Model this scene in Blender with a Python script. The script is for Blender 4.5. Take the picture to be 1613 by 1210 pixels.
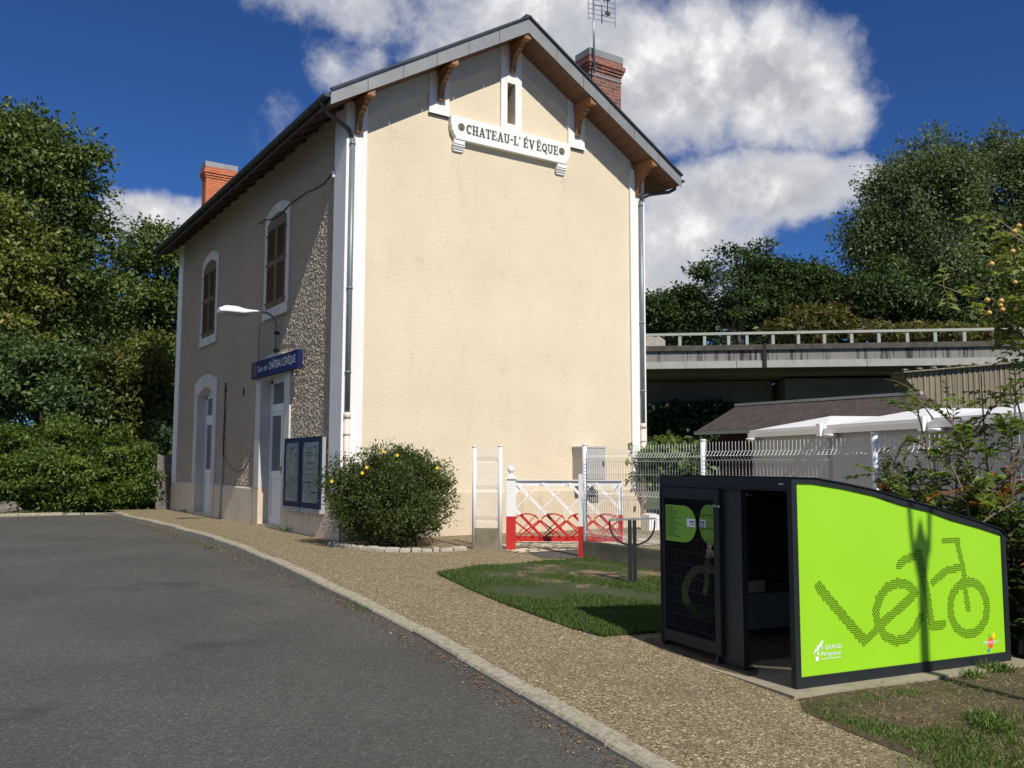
import bpy, math, random
import numpy as np
from mathutils import Vector, Matrix

for o in list(bpy.data.objects):
    bpy.data.objects.remove(o, do_unlink=True)
SC = bpy.context.scene
COL = SC.collection
R = math.radians

# ------------------------------------------------------------------ camera
CAM = np.array([-5.45992, -13.19065, 1.15547])
FW = np.array([0.54685002, 0.83225371, 0.09115271])
RT = np.array([0.83558854, -0.54934863, 0.00280653])
UP = np.array([-0.05241036, -0.07463141, 0.99583297])
FPX = 1400.865
cd = bpy.data.cameras.new('camera')
cam = bpy.data.objects.new('camera', cd)
COL.objects.link(cam)
cd.sensor_width = 36.0
cd.lens = 36.0 * FPX / 1613.0
cd.clip_start = 0.05
cd.clip_end = 3000
cam.matrix_world = Matrix(((RT[0], UP[0], -FW[0], CAM[0]), (RT[1], UP[1], -FW[1], CAM[1]),
                           (RT[2], UP[2], -FW[2], CAM[2]), (0, 0, 0, 1)))
SC.camera = cam

# ------------------------------------------------------------------ sun, sky, exposure
SUN_DIR = Vector((0.076, 1.0, -0.968)).normalized()       # the way the light travels
SUN_EL = math.asin(-SUN_DIR.z)
sl = bpy.data.lights.new('sun', 'SUN')
sl.energy = 4.6
sl.angle = R(0.53)
sl.color = (1.0, 0.955, 0.88)
sun = bpy.data.objects.new('sun', sl)
COL.objects.link(sun)
sun.rotation_euler = SUN_DIR.to_track_quat('-Z', 'Y').to_euler()
sun.location = (-4, -30, 30)
SC.view_settings.view_transform = 'Standard'
SC.view_settings.look = 'None'
SC.view_settings.gamma = 1
SC.view_settings.exposure = 0.12
SC.view_settings.use_curve_mapping = False
SC.render.engine = 'CYCLES'
SC.cycles.max_bounces = 6
SC.cycles.transparent_max_bounces = 12
SC.cycles.use_denoising = True

world = bpy.data.worlds.new('World')
SC.world = world
world.use_nodes = True


class NT:
    """tiny helper to chain shader nodes"""
    def __init__(self, tree):
        self.t = tree
        self.n = tree.nodes
        self.l = tree.links

    def new(self, typ, **kw):
        nd = self.n.new(typ)
        for k, v in kw.items():
            setattr(nd, k, v)
        return nd

    def put(self, sock, v):
        if v is None:
            return
        if isinstance(v, bpy.types.NodeSocket):
            self.l.new(v, sock)
        else:
            if isinstance(v, (tuple, list)) and len(v) == 3 and sock.type == 'RGBA':
                v = (*v, 1)
            sock.default_value = v

    def math(self, op, a, b=None, c=None, clamp=False):
        nd = self.new('ShaderNodeMath', operation=op, use_clamp=clamp)
        for i, v in enumerate((a, b, c)):
            self.put(nd.inputs[i], v)
        return nd.outputs[0]

    def vmath(self, op, a, b=None, out=0):
        nd = self.new('ShaderNodeVectorMath', operation=op)
        self.put(nd.inputs[0], a)
        if b is not None:
            self.put(nd.inputs[1], b)
        return nd.outputs[out]

    def noise(self, vec, scale, detail=4, rough=0.55, dist=0.0):
        nd = self.new('ShaderNodeTexNoise')
        if vec is not None:
            self.put(nd.inputs['Vector'], vec)
        nd.inputs['Scale'].default_value = scale
        nd.inputs['Detail'].default_value = detail
        nd.inputs['Roughness'].default_value = rough
        nd.inputs['Distortion'].default_value = dist
        return nd.outputs[0]

    def voro(self, vec, scale, feature='F1', out='Distance', rnd=1.0):
        nd = self.new('ShaderNodeTexVoronoi', feature=feature)
        if vec is not None:
            self.put(nd.inputs['Vector'], vec)
        nd.inputs['Scale'].default_value = scale
        nd.inputs['Randomness'].default_value = rnd
        return nd.outputs[out]

    def ramp(self, fac, stops, interp='LINEAR'):
        nd = self.new('ShaderNodeValToRGB')
        cr = nd.color_ramp
        cr.interpolation = interp
        while len(cr.elements) < len(stops):
            cr.elements.new(0.5)
        for e, (p, c) in zip(cr.elements, stops):
            e.position = p
            e.color = (c, c, c, 1) if isinstance(c, (int, float)) else (*c, 1)
        self.put(nd.inputs[0], fac)
        return nd.outputs[0]

    def mix(self, fac, a, b, mode='MIX'):
        nd = self.new('ShaderNodeMix', data_type='RGBA', blend_type=mode)
        self.put(nd.inputs[0], fac)
        self.put(nd.inputs[6], a)
        self.put(nd.inputs[7], b)
        return nd.outputs[2]

    def step(self, v, a, b):
        nd = self.new('ShaderNodeMapRange', interpolation_type='SMOOTHSTEP')
        self.put(nd.inputs[0], v)
        nd.inputs[1].default_value = a
        nd.inputs[2].default_value = b
        return nd.outputs[0]

    def obj(self, scale=None):
        tc = self.new('ShaderNodeTexCoord')
        if scale is None:
            return tc.outputs['Object']
        mp = self.new('ShaderNodeMapping')
        self.l.new(tc.outputs['Object'], mp.inputs[0])
        mp.inputs['Scale'].default_value = scale
        return mp.outputs[0]

    def sep(self, vec):
        nd = self.new('ShaderNodeSeparateXYZ')
        self.put(nd.inputs[0], vec)
        return nd.outputs


def build_sky():
    T = NT(world.node_tree)
    T.n.clear()
    sky = T.new('ShaderNodeTexSky', sky_type='NISHITA')
    sky.sun_disc = False
    sky.sun_elevation = SUN_EL
    sky.sun_rotation = R(183)
    sky.altitude = 200
    sky.air_density = 0.8
    sky.dust_density = 0.0
    sky.ozone_density = 3.0
    tc = T.new('ShaderNodeTexCoord')
    d = T.vmath('NORMALIZE', tc.outputs['Generated'])
    x, y, z = T.sep(d)
    az = T.math('MULTIPLY', T.math('ARCTAN2', x, y), 57.29578)
    el = T.math('MULTIPLY', T.math('ARCSINE', z), 57.29578)
    # billows: two noises shift the point at which the cloud masses are looked up
    w1 = T.noise(d, 7.0, 5, 0.6)
    w2 = T.noise(T.vmath('ADD', d, (3.1, 7.7, 1.3)), 7.0, 5, 0.6)
    az2 = T.math('MULTIPLY_ADD', T.math('SUBTRACT', w1, 0.5), 6.5, az)
    el2 = T.math('MULTIPLY_ADD', T.math('SUBTRACT', w2, 0.5), 4.2, el)
    blobs = [(41.5, 24.0, 11.0, 4.6, 1.0), (34.0, 28.3, 9.0, 3.0, .85), (50.2, 23.0, 6.0, 3.4, 1.0), (23.5, 28.3, 6.5, 2.0, .55),
             (48.5, 16.9, 9.5, 2.3, 1.0), (44.0, 14.6, 5.5, 2.6, 1.0), (42.0, 11.0, 6.0, 2.6, 1.0), (54.0, 21.0, 2.8, 2.0, .8), (54.6, 17.7, 2.5, 1.2, .7),
             (10.8, 14.4, 3.4, 1.5, 1.0), (14.5, 14.2, 3.0, 1.4, .9), (22.0, 24.2, 2.2, 1.6, .30), (17.2, 20.0, 2.4, 2.2, .22), (56.2, 23.6, 1.5, 1.2, .28),
             (28.5, 26.0, 3.2, 2.4, .5), (40.0, 33.0, 9.0, 4.0, .9), (-30, 30, 18, 10, 1.1), (-68, 34, 26, 18, 1.4), (-108, 32, 22, 15, 1.3), (-60, 62, 40, 12, 1.0), (95, 22, 15, 7, .9)]  # out-of-view clouds on the left are added as warm fill for the shaded wall
    dens = None
    for a, e, ra, re, k in blobs:
        p = T.math('MULTIPLY', T.math('SUBTRACT', az2, a), 1.0 / ra)
        q = T.math('MULTIPLY', T.math('SUBTRACT', el2, e), 1.0 / re)
        rr = T.math('ADD', T.math('MULTIPLY', p, p), T.math('MULTIPLY', q, q))
        m = T.math('MULTIPLY', T.math('SUBTRACT', 1.0, T.math('MULTIPLY', rr, 0.62)), k)
        dens = m if dens is None else T.math('MAXIMUM', dens, m)
    dens = T.math('MAXIMUM', dens, -0.4)
    puff = T.noise(d, 9.0, 8, 0.60, 0.15)
    fine = T.noise(d, 24.0, 8, 0.66, 0.35)
    dens = T.math('ADD', dens, T.math('MULTIPLY', T.math('SUBTRACT', puff, 0.5), 1.7))
    dens = T.math('ADD', dens, T.math('MULTIPLY', T.math('SUBTRACT', fine, 0.5), 0.75))
    cover = T.step(dens, 0.05, 0.80)
    # billows are brighter where they rise towards the light, greyer on their undersides
    puff_up = T.noise(T.vmath('ADD', d, (-0.012, -0.02, 0.030)), 9.0, 8, 0.60, 0.15)
    relief = T.math('ADD', T.math('MULTIPLY', T.math('SUBTRACT', puff, puff_up), 2.6), 0.5)
    base = T.noise(T.vmath('MULTIPLY', d, (1.0, 1.0, 1.9)), 6.0, 4, 0.5)
    lump = T.math('ADD', T.math('MULTIPLY', relief, 0.55), T.math('MULTIPLY', base, 0.45))
    thick = T.step(dens, 0.35, 1.25)
    ccol = T.ramp(lump, [(0.36, (4.9, 4.95, 5.4)), (0.46, (6.2, 6.2, 6.6)), (0.56, (7.8, 7.75, 8.0)), (0.68, (10.6, 10.5, 10.5))])
    rim = T.mix(thick, (6.4, 6.6, 7.2), ccol)
    # the blue of a clear September sky: deep overhead, a little paler lower down
    blue = T.mix(1.0, sky.outputs[0], (0.29, 0.54, 0.92), 'MULTIPLY')
    col = T.mix(cover, blue, rim)
    bg = T.new('ShaderNodeBackground')
    T.l.new(col, bg.inputs[0])
    bg.inputs[1].default_value = 0.085
    out = T.new('ShaderNodeOutputWorld')
    T.l.new(bg.outputs[0], out.inputs[0])


build_sky()

# ------------------------------------------------------------------ materials
MATS = {}


def new_mat(name):
    m = bpy.data.materials.new(name)
    m.use_nodes = True
    T = NT(m.node_tree)
    T.n.clear()
    out = T.new('ShaderNodeOutputMaterial')
    b = T.new('ShaderNodeBsdfPrincipled')
    T.l.new(b.outputs[0], out.inputs[0])
    MATS[name] = m
    return m, T, b, out


def bump(T, b, h, strength, dist):
    nd = T.new('ShaderNodeBump')
    nd.inputs['Strength'].default_value = strength
    nd.inputs['Distance'].default_value = dist
    T.put(nd.inputs['Height'], h)
    T.l.new(nd.outputs[0], b.inputs['Normal'])
    return nd


def simple(name, col, rough=0.6, metal=0.0, var=0.12, scale=6.0, bmp=0.0, bscale=40.0, bdist=0.004, spec=0.5, grime=0.0):
    m, T, b, out = new_mat(name)
    v = T.obj()
    n = T.noise(v, scale, 6, 0.6)
    c2 = tuple(max(0, c * (1 - var)) for c in col)
    c1 = tuple(min(1, c * (1 + var * 0.6)) for c in col)
    c = T.ramp(n, [(0.3, c2), (0.7, c1)])
    if grime:
        g = T.step(T.noise(T.obj((1, 1, 0.25)), scale * 1.7, 8, 0.7), 0.52, 0.75)
        c = T.mix(T.math('MULTIPLY', g, grime), c, (0.05, 0.045, 0.038))
    T.l.new(c, b.inputs['Base Color'])
    b.inputs['Roughness'].default_value = rough
    b.inputs['Metallic'].default_value = metal
    b.inputs['Specular IOR Level'].default_value = spec
    if bmp:
        bump(T, b, T.noise(v, bscale, 4, 0.6), bmp, bdist)
    return m


def leafmat(name, dark, light, trans=0.35, rough=0.45, spec=0.35, extra=None):
    """leaf colour varies from leaf to leaf (attribute 'tone'), light comes through the blade"""
    m, T, b, out = new_mat(name)
    at = T.new('ShaderNodeAttribute', attribute_name='tone')
    stops = [(0.0, dark), (0.75, light)]
    if extra:
        stops += [(0.93, extra), (1.0, extra)]
    c = T.ramp(at.outputs['Fac'], stops)
    T.l.new(c, b.inputs['Base Color'])
    b.inputs['Roughness'].default_value = rough
    b.inputs['Specular IOR Level'].default_value = spec
    tr = T.new('ShaderNodeBsdfTranslucent')
    T.l.new(T.mix(1.0, c, (1.25, 1.35, 0.5), 'MULTIPLY'), tr.inputs[0])
    mx = T.new('ShaderNodeMixShader')
    mx.inputs[0].default_value = trans
    T.l.new(b.outputs[0], mx.inputs[1])
    T.l.new(tr.outputs[0], mx.inputs[2])
    T.l.new(mx.outputs[0], out.inputs[0])
    return m


def make_materials():
    # ---- render of the gable: cream, fine sprayed grain with small voids and a few weathered streaks
    m, T, b, out = new_mat('cream_render')
    v = T.obj()
    big = T.noise(v, 0.7, 5, 0.6)
    c = T.ramp(big, [(0.3, (0.66, 0.555, 0.395)), (0.7, (0.73, 0.625, 0.455))])
    pit = T.step(T.noise(T.obj((1, 1, 1.7)), 17, 4, 0.65), 0.58, 0.68)
    c = T.mix(T.math('MULTIPLY', pit, 0.5), c, (0.36, 0.29, 0.19))
    st = T.step(T.noise(T.obj((1.3, 1.3, 0.28)), 2.1, 7, 0.65), 0.56, 0.78)
    c = T.mix(T.math('MULTIPLY', st, 0.42), c, (0.43, 0.37, 0.28))
    gr = T.step(T.noise(v, 1.9, 10, 0.78), 0.54, 0.74)
    c = T.mix(T.math('MULTIPLY', gr, 0.46), c, (0.42, 0.365, 0.28))
    T.l.new(c, b.inputs['Base Color'])
    b.inputs['Roughness'].default_value = 0.9
    b.inputs['Specular IOR Level'].default_value = 0.15
    bump(T, b, T.noise(v, 30, 4, 0.65), 0.55, 0.02)
    # ---- pebble dash of the long wall: grains stand out so a grazing sun picks them up
    m, T, b, out = new_mat('pebble_dash')
    v = T.obj()
    c = T.ramp(T.noise(v, 0.9, 5, 0.6), [(0.3, (0.68, 0.565, 0.415)), (0.7, (0.78, 0.655, 0.49))])
    cell = T.voro(v, 33, out='Color')
    c = T.mix(0.25, c, T.ramp(cell, [(0.2, (0.28, 0.25, 0.21)), (0.8, (0.75, 0.71, 0.64))]))
    st = T.step(T.noise(T.obj((1.3, 1.3, 0.22)), 1.7, 7, 0.65), 0.55, 0.8)
    c = T.mix(T.math('MULTIPLY', st, 0.3), c, (0.30, 0.27, 0.22))
    T.l.new(c, b.inputs['Base Color'])
    b.inputs['Roughness'].default_value = 0.95
    b.inputs['Specular IOR Level'].default_value = 0.1
    h = T.math('ADD', T.math('MULTIPLY', T.voro(v, 33), -1.0), T.math('MULTIPLY', T.noise(v, 46, 4, 0.75), 1.1))
    bump(T, b, h, 1.0, 0.16)
    if hasattr(m.cycles, 'use_bump_map_correction'):
        m.cycles.use_bump_map_correction = False
    elif hasattr(m, 'use_bump_map_correction'):
        m.use_bump_map_correction = False
    # ---- plinth render
    m, T, b, out = new_mat('plinth_render')
    v = T.obj()
    c = T.ramp(T.noise(v, 1.3, 6, 0.65), [(0.3, (0.57, 0.47, 0.335)), (0.7, (0.685, 0.57, 0.415))])
    st = T.step(T.noise(T.obj((1.5, 1.5, 0.4)), 2.6, 8, 0.7), 0.52, 0.78)
    c = T.mix(T.math('MULTIPLY', st, 0.55), c, (0.25, 0.20, 0.14))
    T.l.new(c, b.inputs['Base Color'])
    b.inputs['Roughness'].default_value = 0.9
    bump(T, b, T.noise(v, 24, 5, 0.7), 0.6, 0.02)
    simple('white_paint', (0.80, 0.785, 0.74), 0.75, var=0.06, scale=2.2, bmp=0.25, bscale=60, grime=0.08, spec=0.25)
    simple('white_trim_old', (0.56, 0.535, 0.48), 0.85, var=0.14, scale=2.0, bmp=0.3, bscale=40, grime=0.15, spec=0.2)
    simple('zinc', (0.25, 0.255, 0.25), 0.55, 0.25, var=0.14, scale=3.0, bmp=0.05, bscale=20)
    simple('zinc_pipe', (0.20, 0.225, 0.24), 0.45, 0.35, var=0.15, scale=5.0)
    simple('zinc_dark', (0.055, 0.058, 0.06), 0.5, 0.3, var=0.2, scale=5.0)
    simple('pvc_pipe', (0.72, 0.58, 0.50), 0.45, var=0.06)
    simple('slate_dark', (0.05, 0.05, 0.055), 0.6, var=0.3, scale=8, bmp=0.4, bscale=14)
    # wood
    m, T, b, out = new_mat('soffit_wood')
    v = T.obj((1, 1, 1))
    wv = T.new('ShaderNodeTexWave', wave_type='BANDS', bands_direction='X')
    wv.inputs['Scale'].default_value = 1.6
    T.put(wv.inputs['Vector'], T.obj((1, 0.02, 0.6)))
    grain = T.noise(T.obj((8, 0.8, 8)), 3, 5, 0.6)
    c = T.ramp(grain, [(0.3, (0.115, 0.053, 0.026)), (0.7, (0.17, 0.08, 0.038))])
    gap = T.step(wv.outputs['Fac'], 0.0, 0.08)
    c = T.mix(gap, (0.10, 0.042, 0.018), c)
    T.l.new(c, b.inputs['Base Color'])
    b.inputs['Roughness'].default_value = 0.6
    simple('bracket_wood', (0.29, 0.132, 0.052), 0.55, var=0.25, scale=9, bmp=0.15, bscale=30)
    simple('shutter_wood', (0.135, 0.078, 0.036), 0.65, var=0.35, scale=10, bmp=0.2, bscale=30)
    # brick chimneys
    for nm, cs, mort in (('brick_weathered', ((0.30, 0.085, 0.05), (0.11, 0.05, 0.04)), (0.30, 0.24, 0.20)),
                         ('brick_orange', ((0.62, 0.19, 0.08), (0.50, 0.14, 0.06)), (0.22, 0.10, 0.06))):
        m, T, b, out = new_mat(nm)
        v = T.obj()
        br = T.new('ShaderNodeTexBrick')
        xyz = T.sep(v)
        cb = T.new('ShaderNodeCombineXYZ')
        T.put(cb.inputs[0], T.math('ADD', xyz[0], xyz[1]))
        T.put(cb.inputs[1], xyz[2])
        T.l.new(cb.outputs[0], br.inputs['Vector'])
        br.inputs['Scale'].default_value = 1.0
        br.inputs['Brick Width'].default_value = 0.20
        br.inputs['Row Height'].default_value = 0.068
        br.inputs['Mortar Size'].default_value = 0.007
        br.inputs['Mortar Smooth'].default_value = 0.2
        br.inputs['Color1'].default_value = (*cs[0], 1)
        br.inputs['Color2'].default_value = (*cs[1], 1)
        br.inputs['Mortar'].default_value = (*mort, 1)
        soot = T.step(T.noise(v, 5, 8, 0.7), 0.48, 0.72)
        c = T.mix(T.math('MULTIPLY', soot, 0.55 if nm == 'brick_weathered' else 0.12), br.outputs[0], (0.045, 0.035, 0.03))
        T.l.new(c, b.inputs['Base Color'])
        b.inputs['Roughness'].default_value = 0.9
        bump(T, b, br.outputs[1], 0.5, -0.01)
    # ---- asphalt
    m, T, b, out = new_mat('asphalt')
    v = T.obj()
    c = T.ramp(T.noise(v, 0.55, 7, 0.62), [(0.28, (0.068, 0.064, 0.056)), (0.72, (0.108, 0.102, 0.089))])
    grit = T.noise(v, 62, 5, 0.8)
    c = T.mix(T.math('MULTIPLY', T.step(grit, 0.50, 0.80), 0.75), c, (0.19, 0.185, 0.175))
    c = T.mix(T.math('MULTIPLY', T.step(grit, 0.48, 0.28), 0.55), c, (0.022, 0.022, 0.022))
    sp = T.ramp(T.sep(T.voro(v, 85, out='Color'))[0], [(0.0, 0.76), (0.5, 0.96), (0.9, 1.18), (1.0, 1.7)])
    c = T.mix(1.0, c, sp, 'MULTIPLY')
    sp2 = T.ramp(T.noise(v, 28, 4, 0.7), [(0.35, 0.93), (0.65, 1.07)])
    c = T.mix(1.0, c, sp2, 'MULTIPLY')
    fl = T.voro(v, 16, out='Distance')
    flr = T.voro(v, 16, out='Color')
    fl = T.math('MULTIPLY', T.step(fl, 0.11, 0.06), T.step(flr, 0.72, 0.76))
    c = T.mix(T.math('MULTIPLY', fl, 0.6), c, (0.32, 0.31, 0.28))
    oil = T.step(T.noise(v, 0.9, 7, 0.65), 0.57, 0.72)
    c = T.mix(T.math('MULTIPLY', oil, 0.42), c, (0.028, 0.026, 0.024))
    T.l.new(c, b.inputs['Base Color'])
    b.inputs['Roughness'].default_value = 0.82
    b.inputs['Specular IOR Level'].default_value = 0.3
    bump(T, b, T.noise(v, 70, 4, 0.8), 0.8, 0.012)
    # ---- pavement: washed gravel set in mortar
    m, T, b, out = new_mat('washed_gravel')
    v = T.obj()
    base = T.ramp(T.noise(v, 0.8, 6, 0.62), [(0.28, (0.197, 0.154, 0.086)), (0.72, (0.283, 0.228, 0.131))])
    pcol = T.voro(v, 92, out='Color')
    pr, pg, pb = T.sep(pcol)
    peb = T.ramp(pr, [(0.0, (0.067, 0.048, 0.024)), (0.25, (0.163, 0.123, 0.069)), (0.55, (0.259, 0.204, 0.116)), (0.8, (0.365, 0.294, 0.172)), (0.95, (0.576, 0.494, 0.327))])
    c = T.mix(0.86, base, peb)
    crack = T.step(T.voro(v, 92, 'DISTANCE_TO_EDGE'), 0.10, 0.0)
    c = T.mix(T.math('MULTIPLY', crack, 0.65), c, (0.072, 0.057, 0.039))
    bigp = T.voro(v, 22, out='Distance')
    bigr = T.sep(T.voro(v, 22, out='Color'))[1]
    bm = T.math('MULTIPLY', T.step(bigp, 0.28, 0.22), T.step(bigr, 0.74, 0.76))
    c = T.mix(bm, c, (0.595, 0.494, 0.327))
    dirt = T.step(T.noise(v, 1.7, 8, 0.68), 0.54, 0.74)
    c = T.mix(T.math('MULTIPLY', dirt, 0.42), c, (0.096, 0.076, 0.047))
    T.l.new(c, b.inputs['Base Color'])
    b.inputs['Roughness'].default_value = 0.9
    b.inputs['Specular IOR Level'].default_value = 0.2
    h = T.math('ADD', T.math('MULTIPLY', T.voro(v, 92), -1.0), T.math('MULTIPLY', bm, 0.5))
    bump(T, b, h, 0.8, 0.008)
    simple('kerb_concrete', (0.370, 0.328, 0.241), 0.9, var=0.42, scale=22, bmp=0.8, bscale=60, bdist=0.01, grime=0.45, spec=0.2)
    simple('slab_concrete', (0.317, 0.275, 0.194), 0.9, var=0.25, scale=3.0, bmp=0.4, bscale=60, grime=0.35, spec=0.2)
    simple('wall_concrete', (0.240, 0.209, 0.142), 0.9, var=0.3, scale=3.0, bmp=0.4, bscale=40, grime=0.45, spec=0.2)
    # ---- soils and grass ground
    m, T, b, out = new_mat('dry_soil')
    v = T.obj()
    c = T.ramp(T.noise(v, 5, 10, 0.78), [(0.28, (0.062, 0.039, 0.022)), (0.5, (0.125, 0.082, 0.047)), (0.72, (0.22, 0.152, 0.09))])
    straw = T.step(T.noise(T.obj((1, 2.3, 1)), 38, 4, 0.7), 0.56, 0.72)
    c = T.mix(T.math('MULTIPLY', straw, 0.5), c, (0.34, 0.255, 0.15))
    gm = T.step(T.noise(v, 1.3, 6, 0.65), 0.50, 0.62)
    c = T.mix(T.math('MULTIPLY', gm, 0.35), c, (0.075, 0.085, 0.03))
    T.l.new(c, b.inputs['Base Color'])
    b.inputs['Roughness'].default_value = 0.95
    bump(T, b, T.noise(v, 30, 6, 0.75), 1.0, 0.035)
    m, T, b, out = new_mat('lawn_ground')
    v = T.obj()
    c = T.ramp(T.noise(v, 6, 6, 0.7), [(0.3, (0.035, 0.05, 0.014)), (0.7, (0.085, 0.11, 0.035))])
    T.l.new(c, b.inputs['Base Color'])
    b.inputs['Roughness'].default_value = 0.95
    bump(T, b, T.noise(v, 40, 5, 0.7), 0.9, 0.02)
    m, T, b, out = new_mat('far_ground')
    v = T.obj()
    c = T.ramp(T.noise(v, 0.15, 8, 0.7), [(0.3, (0.05, 0.065, 0.02)), (0.7, (0.11, 0.12, 0.05))])
    T.l.new(c, b.inputs['Base Color'])
    b.inputs['Roughness'].default_value = 1.0
    m, T, b, out = new_mat('crazy_paving')
    v = T.obj()
    pc = T.voro(v, 5.5, out='Color')
    c = T.ramp(T.sep(pc)[0], [(0.1, (0.42, 0.37, 0.26)), (0.9, (0.66, 0.60, 0.45))])
    e = T.step(T.voro(v, 5.5, 'DISTANCE_TO_EDGE'), 0.09, 0.03)
    c = T.mix(e, c, (0.10, 0.085, 0.06))
    T.l.new(c, b.inputs['Base Color'])
    b.inputs['Roughness'].default_value = 0.9
    # ---- paints and small stuff
    simple('gate_white', (0.78, 0.77, 0.74), 0.5, var=0.05, scale=9, bmp=0.1, bscale=60, grime=0.12)
    simple('gate_red', (0.50, 0.025, 0.018), 0.45, var=0.12, scale=9, bmp=0.1, bscale=60, grime=0.1)
    simple('fence_white', (0.74, 0.74, 0.72), 0.4, var=0.05, scale=6)
    simple('wire_white', (0.72, 0.72, 0.69), 0.45, var=0.04, scale=6)
    simple('shelter_frame', (0.017, 0.021, 0.023), 0.5, 0.0, var=0.12, scale=8, spec=0.3)
    simple('shelter_dark', (0.020, 0.024, 0.022), 0.5, 0.0, var=0.15, scale=8)
    simple('shelter_back', (0.20, 0.205, 0.18), 0.7, var=0.15, scale=4)
    m, T, b, out = new_mat('panel_green')
    v = T.obj()
    c = T.ramp(T.noise(v, 2.0, 4, 0.5), [(0.3, (0.300, 0.610, 0.019)), (0.7, (0.315, 0.635, 0.021))])
    T.l.new(c, b.inputs['Base Color'])
    b.inputs['Roughness'].default_value = 0.38
    b.inputs['Specular IOR Level'].default_value = 0.4
    bump(T, b, T.noise(v, 1.7, 2, 0.4), 0.12, 0.02)
    simple('sticker_white', (0.82, 0.82, 0.80), 0.5, var=0.02)
    simple('logo_red', (0.80, 0.10, 0.035), 0.5, var=0.02)
    simple('logo_yellow', (0.85, 0.68, 0.02), 0.5, var=0.02)
    simple('logo_blue', (0.03, 0.25, 0.50), 0.5, var=0.02)
    simple('logo_green', (0.16, 0.50, 0.02), 0.5, var=0.02)
    simple('logo_violet', (0.14, 0.08, 0.30), 0.5, var=0.02)
    simple('sticker_green', (0.20, 0.42, 0.03), 0.5, var=0.03)
    simple('ink_dark', (0.05, 0.10, 0.02), 0.7, var=0.05)
    simple('sign_blue', (0.005, 0.010, 0.075), 0.5, var=0.08, scale=5, spec=0.25)
    simple('sign_brown', (0.13, 0.05, 0.012), 0.5, var=0.1, scale=5)
    simple('sign_letters', (0.70, 0.70, 0.72), 0.5, var=0.03)
    simple('letter_olive', (0.075, 0.066, 0.045), 0.8, var=0.2, scale=12)
    simple('rosette_ochre', (0.17, 0.14, 0.085), 0.8, var=0.3, scale=30)
    simple('board_blue', (0.007, 0.013, 0.045), 0.5, var=0.1, spec=0.25)
    simple('board_grey', (0.35, 0.35, 0.34), 0.5, var=0.1)
    m, T, b, out = new_mat('poster_paper')
    v = T.obj()
    c = T.ramp(T.noise(T.obj((1, 3, 3)), 1.7, 5, 0.6), [(0.3, (0.14, 0.17, 0.175)), (0.55, (0.22, 0.25, 0.245)), (0.75, (0.36, 0.40, 0.385))])
    T.l.new(c, b.inputs['Base Color'])
    b.inputs['Roughness'].default_value = 0.12
    simple('eave_wood_shaded', (0.085, 0.042, 0.028), 0.8, var=0.35, scale=5)  # darker copy of the soffit wood: shade under the eave is in the colour
    simple('poster_ink', (0.08, 0.09, 0.10), 0.5, var=0.2)
    simple('door_white', (0.72, 0.73, 0.72), 0.4, var=0.04)
    m, T, b, out = new_mat('window_glass')
    b.inputs['Base Color'].default_value = (0.10, 0.12, 0.115, 1)
    b.inputs['Roughness'].default_value = 0.08
    b.inputs['Specular IOR Level'].default_value = 0.7
    simple('dark_void', (0.02, 0.018, 0.015), 0.9)
    simple('lamp_white', (0.80, 0.79, 0.76), 0.35, var=0.05)
    simple('iron_dark', (0.06, 0.055, 0.05), 0.5, 0.5, var=0.3, scale=12)
    simple('cable_black', (0.03, 0.03, 0.03), 0.6)
    simple('rail_grey', (0.014, 0.015, 0.015), 0.6, 0.1, var=0.15)
    simple('antenna_metal', (0.30, 0.31, 0.32), 0.4, 0.7)
    simple('box_grey', (0.42, 0.41, 0.385), 0.6, var=0.1, scale=5, grime=0.15)
    # module buildings, shed, bridge
    simple('module_wall', (0.36, 0.365, 0.37), 0.6, var=0.08, scale=2.0, grime=0.08)
    simple('module_white', (0.80, 0.80, 0.79), 0.45, var=0.03, scale=3)
    simple('shed_wall', (0.13, 0.05, 0.035), 0.8, var=0.3, scale=4)
    m, T, b, out = new_mat('slate_tiles')
    v = T.obj()
    br = T.new('ShaderNodeTexBrick')
    T.put(br.inputs['Vector'], v)
    br.inputs['Scale'].default_value = 1.0
    br.inputs['Brick Width'].default_value = 0.22
    br.inputs['Row Height'].default_value = 0.085
    br.inputs['Mortar Size'].default_value = 0.006
    br.inputs['Color1'].default_value = (0.095, 0.066, 0.050, 1)
    br.inputs['Color2'].default_value = (0.05, 0.037, 0.032, 1)
    br.inputs['Mortar'].default_value = (0.022, 0.018, 0.016, 1)
    fl = T.step(T.noise(T.obj((1, 5, 1)), 5.0, 5, 0.7), 0.66, 0.74)
    T.l.new(T.mix(T.math('MULTIPLY', fl, 0.5), br.outputs[0], (0.28, 0.22, 0.17)), b.inputs['Base Color'])
    b.inputs['Roughness'].default_value = 0.85
    bump(T, b, br.outputs[1], 0.6, -0.02)
    m, T, b, out = new_mat('bridge_concrete')
    c = T.ramp(T.noise(T.obj(), 0.5, 6, 0.6), [(0.3, (0.185, 0.175, 0.155)), (0.7, (0.275, 0.26, 0.235))])
    run = T.step(T.noise(T.obj((2.2, 2.2, 0.14)), 1.5, 6, 0.72), 0.49, 0.62)
    patch = T.step(T.noise(T.obj((0.12, 0.12, 0.02)), 1.0, 3, 0.5), 0.36, 0.56)
    T.l.new(T.mix(T.math('MULTIPLY', T.math('MULTIPLY', run, patch), 0.92), c, (0.022, 0.021, 0.02)), b.inputs['Base Color'])
    b.inputs['Roughness'].default_value = 0.95
    bump(T, b, T.noise(T.obj(), 8, 5, 0.6), 0.3, 0.02)
    simple('bridge_ledge', (0.085, 0.075, 0.06), 0.95, var=0.45, scale=2.5, bmp=0.5, bscale=8, bdist=0.03)
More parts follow.
